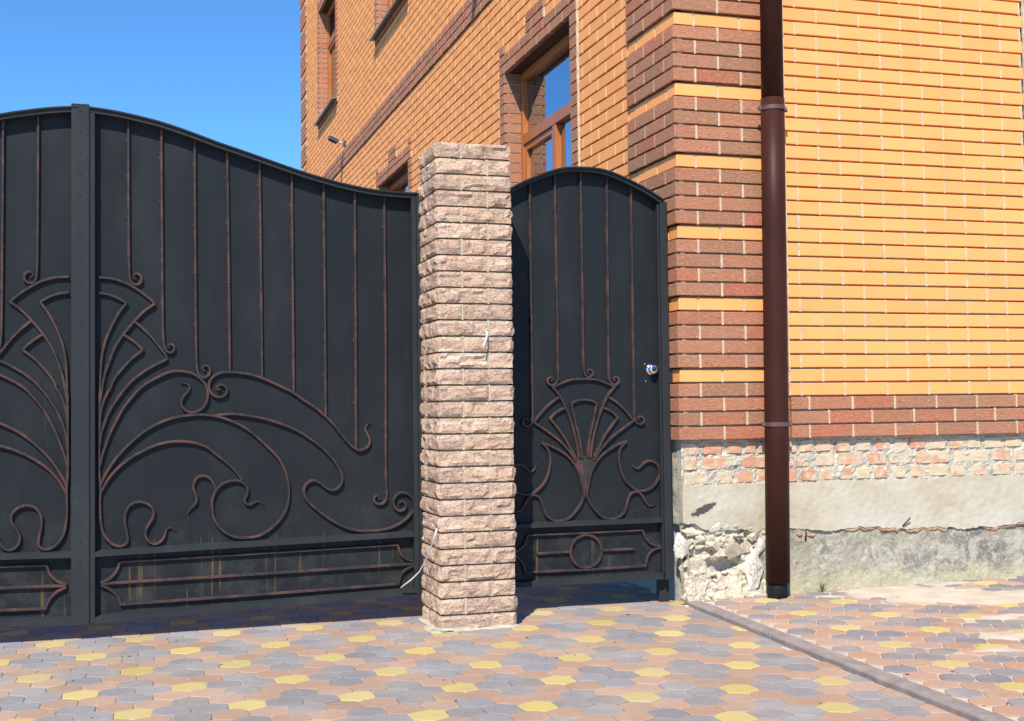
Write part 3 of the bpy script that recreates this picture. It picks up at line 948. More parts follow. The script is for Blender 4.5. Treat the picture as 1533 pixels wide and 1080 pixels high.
R_ = [('white', (.028, .055, .305), (.052, .045, .075), 1, .5), ('boulder', (.098, .062, .165), (.085, .06, .088), 2, .16), ('rock', (.075, .035, .375), (.055, .04, .030), 3, .5),
      ('rock', (.125, .022, .335), (.052, .045, .026), 4, .5), ('rock', (.115, .035, .305), (.04, .04, .030), 21, .5), ('rock', (.180, .018, .300), (.055, .05, .034), 5, .5), ('rock', (.225, .015, .262), (.05, .052, .042), 6, .45),
      ('boulder', (.292, .012, .272), (.050, .05, .066), 7, .25), ('white', (.205, .028, .395), (.042, .03, .036), 8, .5), ('rock', (.262, .030, .385), (.035, .03, .024), 9, .5), ('rock', (.335, .020, .345), (.040, .035, .022), 10, .5),
      ('rock', (.375, .030, .275), (.042, .045, .046), 11, .55), ('rock', (.425, .028, .335), (.045, .04, .034), 12, .55), ('white', (.425, .025, .165), (.062, .050, .135), 13, .5), ('white', (.468, .035, .265), (.042, .04, .075), 14, .45),
      ('rock', (.49, .045, .37), (.04, .03, .04), 15, .5), ('rock', (.03, .02, .045), (.04, .035, .03), 16, .4), ('rock', (.10, .005, .035), (.035, .03, .022), 17, .4), ('rock', (.165, .012, .04), (.028, .025, .020), 18, .4), ('rock', (.33, .0, .035), (.026, .024, .022), 19, .4), ('rock', (.27, .01, .03), (.022, .02, .018), 20, .4)]
q_ = random.Random(77)
for i in range(34):
    x = q_.uniform(.03, .50); z = q_.choice((q_.uniform(.28, .43), q_.uniform(.28, .43), q_.uniform(.03, .2)))
    r = q_.uniform(.010, .024)
    R_.append((q_.choice(('rock', 'rock', 'white', 'boulder')), (x, .040 + q_.uniform(-.01, .015), z), (r * q_.uniform(1, 1.6), r, r * q_.uniform(.6, 1)), 100 + i, .5))
for mt, c, r, sd_, ro in R_:
    c = (c[0], c[1] + .006, c[2]); r = (r[0], r[1] * .8, r[2])
    rock('rubble_stone', M[mt], c, r, sd_, ro, 4 if r[2] > .07 else 3, holes=.75 if sd_ in (13, 14) else 0)
pb = MB()
for i in range(70):
    x = rng.uniform(-.03, .52); yy = -abs(rng.gauss(0, .03)) + .01; r = rng.uniform(.003, .010)
    bm = bmesh.new(); bmesh.ops.create_icosphere(bm, subdivisions=1, radius=1)
    for v in bm.verts: v.co = Vector((v.co.x * r * rng.uniform(.8, 1.3), v.co.y * r, v.co.z * r * .8)) + Vector((x, yy, (zr(x, 0) if x > .05 else 0) + r * .5))
    pb.from_bm(bm)
po = pb.build('gravel', M['rock'], kind='stuff', smooth=False); tag(po, 'loose pale gravel at the foot of the broken plinth corner', 'gravel')
for x, z, l in ((.70, .335, .05), (.775, .328, .06)):
    rock('brick_fragment', M['chip'], (x, .044, z), (l * .5, .026, .012), x * 9, .35)
for xa, xb_ in ((.98, 1.32), (1.36, 1.62), (1.86, 2.30)):      # brick showing along the crack below the cream coat
    sheet(xa, xb_, lambda x: zrag_mid(x) - .014 - .008 * fbm(x * 14, 2.2), lambda x: zrag_mid(x) + .008, lambda x, z: .031 + .005 * fbm(x * 30, z * 30, 6.0), .009, 4).build('exposed_brick_edge', M['chip'], plinth)
for x, z, ang, L in ((.735, .33, .25, .055), (1.335, .375, -.75, .05)):
    mb = MB(); mb.tube([(x, .03, z - L / 2), (x - math.sin(ang) * L * .3, .012, z), (x - math.sin(ang) * L, .004, z + L / 2)], .0042, 8); mb.build('metal_peg', M['debris'], plinth, smooth=True)

# ------------------------------------------------------------------ rainwater pipe
dp = thing('rainwater_pipe', (.52, -.07, 0), 'dark brown round rainwater pipe clamped to the brick corner', 'pipe')
AX, AY = .528, -.072
up = MB(); up.tube([(AX + .006, AY, 2.602), (AX + .013, AY, 4.2), (AX + .03, AY, 8.4)], .0585, 40); up.build('upper_pipe', M['pipe'], dp, smooth=True)
lo = MB(); lo.tube([(AX - .018, AY, .105), (AX - .008, AY, .9), (AX, AY, 2.0), (AX + .006, AY, 2.640)], .0625, 40); 
lop = lo.build('lower_pipe', M['pipe'], dp, smooth=True)
el = MB(); el.tube([(AX - .019, AY + .005, -.02), (AX - .018, AY + .004, .16)], .0535, 32); el.build('ground_socket', M['black'], dp, smooth=True)
for z, dx in ((2.585, .006), (.925, -.008)):
    c_ = MB()
    r0, r1 = .0632, .0668
    seg = 36
    for i in range(seg + 1):
        a_ = math.pi + math.pi * i / seg
        for r_, zz in ((r0, z - .011), (r1, z - .011), (r1, z + .011), (r0, z + .011)):
            c_.v.append((AX + dx + r_ * math.cos(a_), AY + r_ * math.sin(a_), zz))
    for i in range(seg):
        for j in range(4): c_.face([i * 4 + j, i * 4 + (j + 1) % 4, i * 4 + 4 + (j + 1) % 4, i * 4 + 4 + j])
    cl = c_.build('clamp', M['clamp'], dp)
    e_ = MB()
    for s in (-1, 1): e_.bbox((AX + dx + s * .075 - .012, AY - .004, z - .012), (AX + dx + s * .075 + .012, AY + .004, z + .012), .002)
    e_.tube([(AX + dx, AY + .05, z), (AX + dx, .01, z)], .006, 8)
    e_.build('clamp_ears', M['clamp'], cl)
    for s in (-1, 1):
        b_ = MB(); b_.tube([(AX + dx + s * .077, AY - .010, z), (AX + dx + s * .077, AY + .012, z)], .006, 8); b_.build('bolt', M['zinc'], cl)

# ------------------------------------------------------------------ gate pillar of split-faced bricks
PXA, PXB, PYA, PYB = -1.338, -.974, -.262, .102
pillar = thing('gate_pillar', ((PXA + PXB) / 2, (PYA + PYB) / 2, 0), 'tall square pillar of pinkish split-faced bricks between the gates', 'pillar')
CP = .0762; CH = .0672
NC = 30
cb = MB(); cb.box((PXA + .022, PYA + .022, -.05), (PXB - .022, PYB - .022, NC * CP - .012)); cb.build('mortar_core', M['pmortar'], pillar)
prg = random.Random(5)
def split_brick(a, b, exposed, seed):
    """lattice box whose outer faces are knocked off unevenly"""
    dim = [b[i] - a[i] for i in range(3)]
    n = [max(2, min(16, round(dim[0] / .0165))), max(2, min(16, round(dim[1] / .0165))), 5]
    idx, vs = {}, []
    def vid(i, j, k_):
        key = (i, j, k_)
        if key in idx: return idx[key]
        f = (i / n[0], j / n[1], k_ / n[2])
        p_ = Vector([a[q] + dim[q] * f[q] for q in range(3)])
        off = Vector((0, 0, 0))
        ez = min(f[2], 1 - f[2]) * 2
        for ax, sgn in exposed:
            on = (f[ax] == 0 and sgn < 0) or (f[ax] == 1 and sgn > 0)
            if not on: continue
            oa = 1 - ax
            edge_here = min(f[oa], 1 - f[oa]) * dim[oa]
            fal = min(1, edge_here / .012 + .25) * min(1, ez * 2.2 + .22)
            q = Vector((p_.x * 11 + seed * 3.7, p_.y * 11 - seed, p_.z * 16 + seed * 1.3))
            ridge = 1 - abs(mnoise.noise(q * .9))
            h = -.001 + .0115 * (mnoise.fractal(q, 1.0, 2.0, 3) * .6 + .4) + .007 * (ridge - .6) + .0060 * mnoise.cell(Vector((p_.x * 17, p_.y * 17, p_.z * 25 + seed)))
            off[ax] += sgn * h * fal
        if off.length == 0:
            pass
        for ax, sgn in exposed:
            for ax2, sgn2 in exposed:
                if ax < ax2:
                    c1 = (f[ax] == 0 and sgn < 0) or (f[ax] == 1 and sgn > 0)
                    c2 = (f[ax2] == 0 and sgn2 < 0) or (f[ax2] == 1 and sgn2 > 0)
                    if c1 and c2:
                        chip = .003 + .009 * max(0, mnoise.noise(Vector((seed * 3.3, p_.z * 45, 1.7))) + .25)
                        off = Vector((0, 0, 0)); off[ax] -= sgn * chip * .5; off[ax2] -= sgn2 * chip * .5
        if k_ in (0, n[2]): off.z += mnoise.noise(Vector((p_.x * 40, p_.y * 40, seed))) * .0018
        idx[key] = len(vs); vs.append(p_ + off)
        return idx[key]
    fs = []
    for ax in range(3):
        o1, o2 = [q for q in range(3) if q != ax]
        for side in (0, n[ax]):
            for i in range(n[o1]):
                for j in range(n[o2]):
                    c = []
                    for di, dj in ((0, 0), (1, 0), (1, 1), (0, 1)):
                        t = [0, 0, 0]; t[ax] = side; t[o1] = i + di; t[o2] = j + dj
                        c.append(vid(*t))
                    fs.append(c)
    return vs, fs
LONG, SHORT, GAP = .241, .113, .010
for c in range(NC):
    z = c * CP
    kpat = (NC - 1 - c) % 2
    W_ = PXB - PXA
    if kpat == 0:   # short end left, long stretcher right on the front
        B = [((PXA, PYA), (PXA + SHORT, PYA + LONG), ((0, -1), (1, -1))), ((PXA + SHORT + GAP, PYA), (PXB, PYA + SHORT), ((1, -1), (0, 1))),
             ((PXB - SHORT, PYA + SHORT + GAP), (PXB, PYB), ((0, 1), (1, 1))), ((PXA, PYB - SHORT), (PXA + LONG, PYB), ((0, -1), (1, 1)))]
    else:
        B = [((PXA, PYA), (PXA + LONG, PYA + SHORT), ((0, -1), (1, -1))), ((PXA + LONG + GAP, PYA), (PXB, PYA + LONG), ((1, -1), (0, 1))),
             ((PXA, PYA + SHORT + GAP), (PXA + SHORT, PYB), ((0, -1), (1, 1))), ((PXA + SHORT + GAP, PYB - SHORT), (PXB, PYB), ((1, 1), (0, 1)))]
    pm = MB()                                       # upright joints, pointed nearly flush
    fg, bgp = (PXA + SHORT, PXA + LONG) if kpat == 0 else (PXA + LONG, PXA + SHORT)
    lg, rg = (PYA + LONG, PYA + SHORT) if kpat == 0 else (PYA + SHORT, PYA + LONG)
    pm.box((fg - .001, PYA + .003, z - .004), (fg + GAP + .001, PYA + .09, z + CH + .004))
    pm.box((bgp - .001, PYB - .09, z - .004), (bgp + GAP + .001, PYB - .003, z + CH + .004))
    pm.box((PXA + .0035, lg - .001, z - .0035), (PXA + .09, lg + GAP + .001, z + CH + .0035))
    pm.box((PXB - .09, rg - .001, z - .0035), (PXB - .0035, rg + GAP + .001, z + CH + .0035))
    pm.build('pointing', M['pmortar'], pillar)
    for (x0, y0), (x1, y1), ex in B:
        j = prg.uniform(-.003, .003)
        vs, fs = split_brick((x0 + j * .3, y0 + j * .4, z), (x1 + j * .3, y1 + j * .4, z + CH), ex, prg.random() * 40)
        mb = MB(); mb.add(vs, fs); mb.build('brick', M['split'], pillar)
sk = MB()                                          # cement skirt at the foot
ring0, ring1 = [], []
for i in range(48):
    a_ = 2 * math.pi * i / 48
    ca, sa = math.cos(a_), math.sin(a_)
    k_ = 1 / max(abs(ca), abs(sa))
    hx = (PXB - PXA) / 2
    px_, py_ = (PXA + PXB) / 2, (PYA + PYB) / 2
    ring1.append((px_ + ca * k_ * (hx - .01), py_ + sa * k_ * (hx - .01), .016 + .006 * frnd(ca * 5, sa * 5)))
    e_ = .018 + .018 * (frnd(ca * 3.1, sa * 3.3, 2) + .3) + (.03 if ca < -.5 and sa < 0 else 0)
    ring0.append((px_ + ca * k_ * (hx + e_), py_ + sa * k_ * (hx + e_), .0005))
sk.v = ring0 + ring1
for i in range(48): sk.face([i, (i + 1) % 48, 48 + (i + 1) % 48, 48 + i])
sk.build('cement_skirt', M['pmortar'], pillar, smooth=True)
tq = MB()
for (cx_, cy_, r_) in ((-1.362, -.238, .012), (-1.350, -.272, .014), (-1.325, -.293, .018), (-1.300, -.300, .010)):
    o_ = len(tq.v)
    for i in range(14):
        a_ = 2 * math.pi * i / 14; rr = r_ * (1 + .35 * frnd(math.cos(a_) * 2 + cx_ * 50, math.sin(a_) * 2))
        tq.v.append((cx_ + rr * math.cos(a_) * 1.3, cy_ + rr * math.sin(a_), .0085))
    tq.face(list(range(o_, o_ + 14)))
tq.build('paint_spill', M['turq'], pillar)

# ------------------------------------------------------------------ gates
TRACE_R = {'bar1': [(-2.716, 2.387), (-2.715, 2.017), (-2.711, 1.664), (-2.707, 1.641), (-2.696, 1.625), (-2.677, 1.622), (-2.659, 1.636), (-2.659, 1.659), (-2.674, 1.674), (-2.691, 1.668), (-2.694, 1.652), (-2.681, 1.65)],
    'bar2': [(-2.567, 2.36), (-2.565, 1.865), (-2.56, 1.369), (-2.557, 1.345), (-2.549, 1.318), (-2.531, 1.305), (-2.511, 1.319), (-2.514, 1.339), (-2.53, 1.346), (-2.54, 1.333), (-2.53, 1.326)],
    'bar3': [(-2.415, 2.327), (-2.414, 1.774), (-2.409, 1.253), (-2.405, 1.217), (-2.393, 1.196), (-2.37, 1.189), (-2.349, 1.208), (-2.353, 1.237), (-2.373, 1.246), (-2.383, 1.231), (-2.373, 1.219)],
    'bar4': [(-2.265, 2.283), (-2.26, 1.746), (-2.256, 1.212)],
    'bar5': [(-2.113, 2.239), (-2.109, 1.711), (-2.106, 1.186)],
    'bar6': [(-1.96, 2.191), (-1.958, 1.651), (-1.956, 1.114)],
    'bar7': [(-1.806, 2.148), (-1.804, 1.574), (-1.803, 1.003)],
    'bar8': [(-1.653, 2.112), (-1.654, 1.473), (-1.656, 0.838)],
    'bar9': [(-1.507, 2.088), (-1.506, 1.4), (-1.509, 0.662), (-1.507, 0.613), (-1.51, 0.585), (-1.523, 0.569), (-1.546, 0.564), (-1.567, 0.577), (-1.567, 0.599), (-1.552, 0.607), (-1.542, 0.594), (-1.549, 0.586)],
    'arcA': [(-2.847, 1.653), (-2.787, 1.648), (-2.721, 1.626), (-2.666, 1.592), (-2.622, 1.558), (-2.6, 1.536)],
    'stemA': [(-2.597, 1.535), (-2.644, 1.5), (-2.683, 1.459), (-2.721, 1.413), (-2.754, 1.367), (-2.782, 1.315), (-2.803, 1.258), (-2.82, 1.207), (-2.833, 1.138), (-2.84, 1.094), (-2.843, 1.02)],
    'arcB': [(-2.847, 1.581), (-2.803, 1.574), (-2.765, 1.559), (-2.726, 1.537)],
    'stemB': [(-2.724, 1.537), (-2.76, 1.487), (-2.787, 1.436), (-2.809, 1.384), (-2.825, 1.332), (-2.835, 1.275), (-2.839, 1.218), (-2.841, 1.161), (-2.843, 1.105)],
    'arcC': [(-2.688, 1.45), (-2.65, 1.416), (-2.611, 1.376), (-2.578, 1.333), (-2.549, 1.292), (-2.545, 1.275)],
    'stemC': [(-2.543, 1.275), (-2.6, 1.246), (-2.65, 1.215), (-2.694, 1.18), (-2.727, 1.149), (-2.707, 1.167), (-2.745, 1.122), (-2.778, 1.073), (-2.805, 1.025), (-2.824, 0.974), (-2.838, 0.923), (-2.842, 0.878)],
    'arcD': [(-2.738, 1.389), (-2.705, 1.367), (-2.677, 1.344), (-2.653, 1.318)],
    'stemD': [(-2.653, 1.317), (-2.7, 1.278), (-2.738, 1.238), (-2.771, 1.195), (-2.793, 1.155), (-2.789, 1.156), (-2.813, 1.111), (-2.83, 1.066), (-2.84, 1.014), (-2.843, 0.958)],
    'scrollE': [(-2.842, 0.787), (-2.83, 0.838), (-2.813, 0.889), (-2.792, 0.945), (-2.767, 0.996), (-2.74, 1.047), (-2.701, 1.098), (-2.663, 1.141), (-2.613, 1.175), (-2.534, 1.214), (-2.494, 1.22), (-2.449, 1.214), (-2.439, 1.212), (-2.406, 1.194), (-2.379, 1.169), (-2.363, 1.137), (-2.358, 1.107), (-2.365, 1.073), (-2.382, 1.045), (-2.406, 1.029), (-2.433, 1.024), (-2.459, 1.034), (-2.476, 1.054), (-2.48, 1.076), (-2.471, 1.098), (-2.454, 1.118), (-2.442, 1.135), (-2.444, 1.152), (-2.459, 1.161), (-2.483, 1.163)],
    'scrollF': [(-2.3, 1.136), (-2.309, 1.129), (-2.317, 1.139), (-2.309, 1.151), (-2.292, 1.154), (-2.275, 1.141), (-2.27, 1.121), (-2.28, 1.104), (-2.3, 1.096), (-2.324, 1.099), (-2.343, 1.114), (-2.353, 1.137), (-2.352, 1.162), (-2.341, 1.184), (-2.321, 1.201), (-2.295, 1.211), (-2.261, 1.213), (-2.217, 1.211), (-2.168, 1.203), (-2.118, 1.188), (-2.074, 1.17), (-2.019, 1.144), (-1.969, 1.119), (-1.906, 1.075), (-1.863, 1.047), (-1.813, 1.005), (-1.769, 0.961), (-1.731, 0.913), (-1.7, 0.874), (-1.675, 0.849), (-1.649, 0.832), (-1.624, 0.832), (-1.598, 0.847), (-1.588, 0.875), (-1.598, 0.904), (-1.61, 0.929), (-1.604, 0.948), (-1.583, 0.965)],
    'scrollG': [(-2.842, 0.691), (-2.822, 0.736), (-2.789, 0.792), (-2.751, 0.842), (-2.707, 0.887), (-2.652, 0.934), (-2.597, 0.968), (-2.53, 0.996), (-2.457, 1.01), (-2.39, 1.014), (-2.353, 1.01), (-2.305, 1.002), (-2.257, 0.984), (-2.208, 0.961), (-2.159, 0.928), (-2.11, 0.884), (-2.07, 0.844), (-2.029, 0.799), (-2.005, 0.754), (-1.99, 0.708), (-1.983, 0.663), (-1.983, 0.612), (-1.993, 0.563), (-2.016, 0.518), (-2.046, 0.485), (-2.086, 0.454), (-2.13, 0.433), (-2.179, 0.428), (-2.228, 0.432), (-2.276, 0.454), (-2.31, 0.485), (-2.332, 0.525), (-2.34, 0.57), (-2.339, 0.614), (-2.324, 0.653), (-2.3, 0.68), (-2.266, 0.696), (-2.232, 0.7), (-2.202, 0.692), (-2.183, 0.674), (-2.176, 0.651), (-2.183, 0.624), (-2.191, 0.607), (-2.183, 0.589), (-2.164, 0.584), (-2.139, 0.595), (-2.119, 0.597), (-2.099, 0.578)],
    'tailG': [(-2.325, 0.648), (-2.331, 0.683), (-2.348, 0.711), (-2.377, 0.726), (-2.406, 0.72), (-2.422, 0.696), (-2.425, 0.666), (-2.415, 0.637), (-2.411, 0.612), (-2.425, 0.588), (-2.444, 0.569), (-2.452, 0.55), (-2.442, 0.516)],
    'scrollH': [(-2.32, 1.009), (-2.276, 1.014), (-2.232, 1.014), (-2.178, 1.006), (-2.119, 0.995), (-2.06, 0.979), (-1.995, 0.955), (-1.957, 0.939), (-1.907, 0.91), (-1.857, 0.874), (-1.814, 0.839), (-1.776, 0.797), (-1.745, 0.753), (-1.726, 0.708), (-1.727, 0.677), (-1.743, 0.652), (-1.771, 0.64), (-1.802, 0.651), (-1.834, 0.677), (-1.865, 0.69), (-1.893, 0.679), (-1.91, 0.651), (-1.906, 0.617), (-1.884, 0.582), (-1.841, 0.543), (-1.785, 0.5), (-1.722, 0.463), (-1.659, 0.442), (-1.608, 0.437), (-1.544, 0.437), (-1.479, 0.45), (-1.42, 0.48), (-1.381, 0.52), (-1.368, 0.558), (-1.383, 0.596), (-1.419, 0.617), (-1.452, 0.611), (-1.473, 0.583), (-1.469, 0.548), (-1.443, 0.528), (-1.417, 0.537), (-1.413, 0.562), (-1.433, 0.576), (-1.442, 0.563)],
    'scrollI': [(-2.838, 0.663), (-2.827, 0.685), (-2.8, 0.73), (-2.762, 0.774), (-2.713, 0.813), (-2.658, 0.846), (-2.597, 0.873), (-2.53, 0.889), (-2.474, 0.889), (-2.418, 0.881), (-2.362, 0.859), (-2.323, 0.826), (-2.285, 0.796), (-2.246, 0.76), (-2.222, 0.73), (-2.2, 0.699)],
    'scrollJ': [(-2.845, 1.117), (-2.845, 0.924), (-2.845, 0.753), (-2.84, 0.681), (-2.842, 0.616), (-2.839, 0.537), (-2.827, 0.478), (-2.802, 0.438), (-2.771, 0.416), (-2.74, 0.415), (-2.721, 0.435), (-2.724, 0.474), (-2.732, 0.52), (-2.73, 0.566), (-2.708, 0.601), (-2.67, 0.614), (-2.632, 0.603), (-2.607, 0.575), (-2.607, 0.542), (-2.626, 0.51), (-2.64, 0.484), (-2.639, 0.451), (-2.62, 0.424), (-2.595, 0.416), (-2.569, 0.432), (-2.553, 0.461), (-2.547, 0.483), (-2.527, 0.489), (-2.504, 0.47)],
    'panel_top': [(-2.755, 0.342), (-2.127, 0.352), (-1.456, 0.363)],
    'panel_mid': [(-2.832, 0.245), (-2.127, 0.254), (-1.373, 0.266)],
    'panel_bot': [(-2.749, 0.146), (-2.122, 0.157), (-1.451, 0.171)],
    'brL1': [(-2.755, 0.345), (-2.768, 0.303), (-2.802, 0.266), (-2.839, 0.249)],
    'brL2': [(-2.839, 0.24), (-2.796, 0.217), (-2.765, 0.183), (-2.749, 0.144)],
    'brR1': [(-1.456, 0.365), (-1.431, 0.306), (-1.371, 0.274)],
    'brR2': [(-1.372, 0.262), (-1.432, 0.225), (-1.454, 0.168)]}
TRACE_W = {'bar5': [(-0.192, 2.183), (-0.192, 1.582), (-0.192, 1.015), (-0.19, 0.964), (-0.181, 0.943), (-0.161, 0.933), (-0.139, 0.944), (-0.141, 0.965), (-0.16, 0.974), (-0.17, 0.962), (-0.16, 0.955)],
    'bar4': [(-0.328, 2.231), (-0.33, 1.754), (-0.332, 1.197), (-0.331, 1.169), (-0.32, 1.15), (-0.299, 1.139), (-0.277, 1.151), (-0.277, 1.171), (-0.293, 1.182), (-0.305, 1.169), (-0.293, 1.161)],
    'bar3': [(-0.472, 2.245), (-0.471, 1.682), (-0.47, 1.25), (-0.467, 1.202), (-0.455, 1.183), (-0.432, 1.182), (-0.419, 1.199), (-0.429, 1.218), (-0.446, 1.216), (-0.447, 1.199), (-0.436, 1.202)],
    'arc1': [(-0.464, 1.171), (-0.403, 1.167), (-0.351, 1.15), (-0.297, 1.128)],
    'stem1': [(-0.302, 1.13), (-0.341, 1.082), (-0.368, 1.028), (-0.395, 0.964), (-0.416, 0.894), (-0.429, 0.835), (-0.44, 0.765)],
    'arc2': [(-0.465, 1.064), (-0.422, 1.056), (-0.401, 1.042)],
    'stem2': [(-0.401, 1.044), (-0.418, 0.964), (-0.44, 0.878), (-0.456, 0.766)],
    'arc3': [(-0.335, 1.078), (-0.289, 1.047), (-0.249, 1.011), (-0.214, 0.972), (-0.197, 0.95)],
    'stem3': [(-0.195, 0.952), (-0.256, 0.913), (-0.315, 0.871), (-0.362, 0.828), (-0.398, 0.786), (-0.421, 0.751)],
    'arc4': [(-0.365, 1.022), (-0.319, 1.001), (-0.285, 0.968)],
    'stem4': [(-0.285, 0.969), (-0.326, 0.92), (-0.362, 0.871), (-0.391, 0.818), (-0.421, 0.768)],
    'leaf1': [(-0.419, 0.728), (-0.377, 0.776), (-0.329, 0.808), (-0.281, 0.832), (-0.238, 0.846)],
    'leaf2': [(-0.239, 0.846), (-0.27, 0.813), (-0.283, 0.763), (-0.275, 0.702), (-0.255, 0.652), (-0.225, 0.618), (-0.184, 0.591), (-0.142, 0.587), (-0.099, 0.603), (-0.065, 0.641), (-0.052, 0.685), (-0.067, 0.719), (-0.097, 0.739), (-0.127, 0.738), (-0.152, 0.721), (-0.176, 0.702), (-0.2, 0.714), (-0.214, 0.749)],
    'bulb': [(-0.416, 0.731), (-0.44, 0.684), (-0.451, 0.635), (-0.461, 0.592), (-0.464, 0.576), (-0.449, 0.537), (-0.417, 0.492), (-0.376, 0.457), (-0.329, 0.447), (-0.288, 0.454), (-0.257, 0.481), (-0.242, 0.519), (-0.232, 0.551), (-0.214, 0.576), (-0.184, 0.583), (-0.16, 0.566), (-0.143, 0.537), (-0.119, 0.509), (-0.095, 0.505), (-0.078, 0.517)],
    'plate': [(-0.465, 0.776), (-0.407, 0.763), (-0.422, 0.722), (-0.444, 0.668), (-0.456, 0.619), (-0.465, 0.589)],
    'pt': [(-0.469, 0.381), (-0.156, 0.382)],
    'pb': [(-0.466, 0.192), (-0.139, 0.195)],
    'brR1': [(-0.156, 0.382), (-0.137, 0.335), (-0.101, 0.305), (-0.048, 0.293)],
    'brR2': [(-0.048, 0.287), (-0.095, 0.277), (-0.129, 0.244), (-0.141, 0.194)],
    'ring': [(-0.465, 0.285), (-0.381, 0.284), (-0.463, 0.366), (-0.466, 0.203)],
    'pm': [(-0.378, 0.287), (-0.205, 0.286)]}
TOP_R = [(-2.888, 2.437), (-2.781, 2.426), (-2.676, 2.408), (-2.573, 2.386), (-2.47, 2.356), (-2.385, 2.328), (-2.299, 2.299), (-2.222, 2.276), (-2.144, 2.252), (-2.065, 2.227), (-1.986, 2.202), (-1.906, 2.178), (-1.826, 2.157), (-1.745, 2.137), (-1.663, 2.121), (-1.581, 2.108), (-1.498, 2.101), (-1.415, 2.098), (-1.33, 2.098)]
TOP_W = [(-0.858, 2.14), (-0.812, 2.175), (-0.765, 2.199), (-0.695, 2.229), (-0.625, 2.248), (-0.554, 2.26), (-0.483, 2.265), (-0.417, 2.264), (-0.352, 2.256), (-0.28, 2.235), (-0.207, 2.206), (-0.147, 2.18), (-0.086, 2.148), (-0.031, 2.116)]
YF, YP = .100, .150                                # frame face, sheet face

def smooth(pts, step=.008):
    P = [Vector((x, z)) for x, z in pts]
    if len(P) == 2: return P
    P = [P[0] * 2 - P[1]] + P + [P[-1] * 2 - P[-2]]
    out = []
    for i in range(1, len(P) - 2):
        p0, p1, p2, p3 = P[i - 1], P[i], P[i + 1], P[i + 2]
        n = max(2, int((p2 - p1).length / step))
        # centripetal form keeps the tight curls round
        d1, d2, d3 = [max(1e-4, (b - a).length) ** .5 for a, b in ((p0, p1), (p1, p2), (p2, p3))]
        for k_ in range(n):
            t = d1 + d2 * k_ / n
            A1 = p0 * ((d1 - t) / d1) + p1 * (t / d1)
            A2 = p1 * ((d1 + d2 - t) / d2) + p2 * ((t - d1) / d2)
            A3 = p2 * ((d1 + d2 + d3 - t) / d3) + p3 * ((t - d1 - d2) / d3)
            B1 = A1 * ((d1 + d2 - t) / (d1 + d2)) + A2 * (t / (d1 + d2))
            B2 = A2 * ((d1 + d2 + d3 - t) / (d2 + d3)) + A3 * ((t - d1) / (d2 + d3))
            out.append(B1 * ((d1 + d2 - t) / d2) + B2 * ((t - d1) / d2))
    out.append(P[-2])
    return out

def bar(mb, pts, w=.0145, d=.0175, y=YP, taper_end=False, curl_end=0.0, lift=0.0, wob=True):
    """flat forged bar laid on the sheet along a path in the gate plane"""
    P = smooth(pts)
    n = len(P)
    L = [0.0]
    for i in range(1, n): L.append(L[-1] + (P[i] - P[i - 1]).length)
    tot = L[-1]
    o = len(mb.v)
    m_ = 6
    for i, p_ in enumerate(P):
        t = (P[min(i + 1, n - 1)] - P[max(i - 1, 0)]).normalized()
        nn = Vector((-t.y, t.x))
        k_ = 1.0
        if taper_end and tot - L[i] < .09: k_ = .16 + .84 * ((tot - L[i]) / .09) ** .8
        if curl_end and tot - L[i] < .05: k_ = 1 - curl_end * (1 - (tot - L[i]) / .05)
        if wob: k_ *= 1 + .05 * frnd(p_.x * 14, p_.y * 14)
        ww = w * k_ / 2; dd = d * max(k_, .5)
        for a_, b_ in ((-1, -.002), (-1, dd * .62), (-.5, dd), (.5, dd), (1, dd * .62), (1, -.002)):
            q = p_ + nn * (a_ * ww)
            mb.v.append((q.x, y - lift - b_, q.y))
    for i in range(n - 1):
        for j in range(m_ - 1): mb.face([o + i * m_ + j, o + i * m_ + j + 1, o + (i + 1) * m_ + j + 1, o + (i + 1) * m_ + j])
    mb.face([o + j for j in range(m_)]); mb.face([o + (n - 1) * m_ + j for j in range(m_)])

def interp(path, x):
    pts = sorted(path)
    if x <= pts[0][0]: return pts[0][1]
    for (a, b), (c, d) in zip(pts, pts[1:]):
        if x <= c: return b + (d - b) * (x - a) / (c - a)
    return pts[-1][1]

def sweep_rail(mb, path, h, y0, y1, hood=0.0):
    """top rail: front face of height h below the path, plus a thin hood standing forward on top"""
    P = smooth(path, .03)
    n = len(P)
    o = len(mb.v)
    prof = [(0, y1), (0, y0 - hood), (-.007, y0 - hood), (-.007, y0), (-h, y0), (-h, y1)]
    for i, p_ in enumerate(P):
        t = (P[min(i + 1, n - 1)] - P[max(i - 1, 0)]).normalized()
        if t.x < 0: t = -t
        nn = Vector((-t.y, t.x))
        for a_, yy in prof:
            q = p_ + nn * a_
            mb.v.append((q.x, yy, q.y))
    m_ = len(prof)
    for i in range(n - 1):
        for j in range(m_): mb.face([o + i * m_ + j, o + i * m_ + (j + 1) % m_, o + (i + 1) * m_ + (j + 1) % m_, o + (i + 1) * m_ + j])
    mb.face([o + j for j in range(m_)]); mb.face([o + (n - 1) * m_ + j for j in range(m_)])

def sheet_panel(mb, x0, x1, zb, zt, n=60, y=YP):
    for i in range(n + 1):
        x = x0 + (x1 - x0) * i / n
        for yy in (y, y + .003): mb.v += [(x, yy, zb(x)), (x, yy, zt(x))]
    for i in range(n):
        a = i * 4
        mb.face([a, a + 4, a + 5, a + 1]); mb.face([a + 2, a + 3, a + 7, a + 6]); mb.face([a, a + 2, a + 6, a + 4]); mb.face([a + 1, a + 5, a + 7, a + 3])
    mb.face([0, 1, 3, 2]); a = n * 4; mb.face([a, a + 1, a + 3, a + 2])

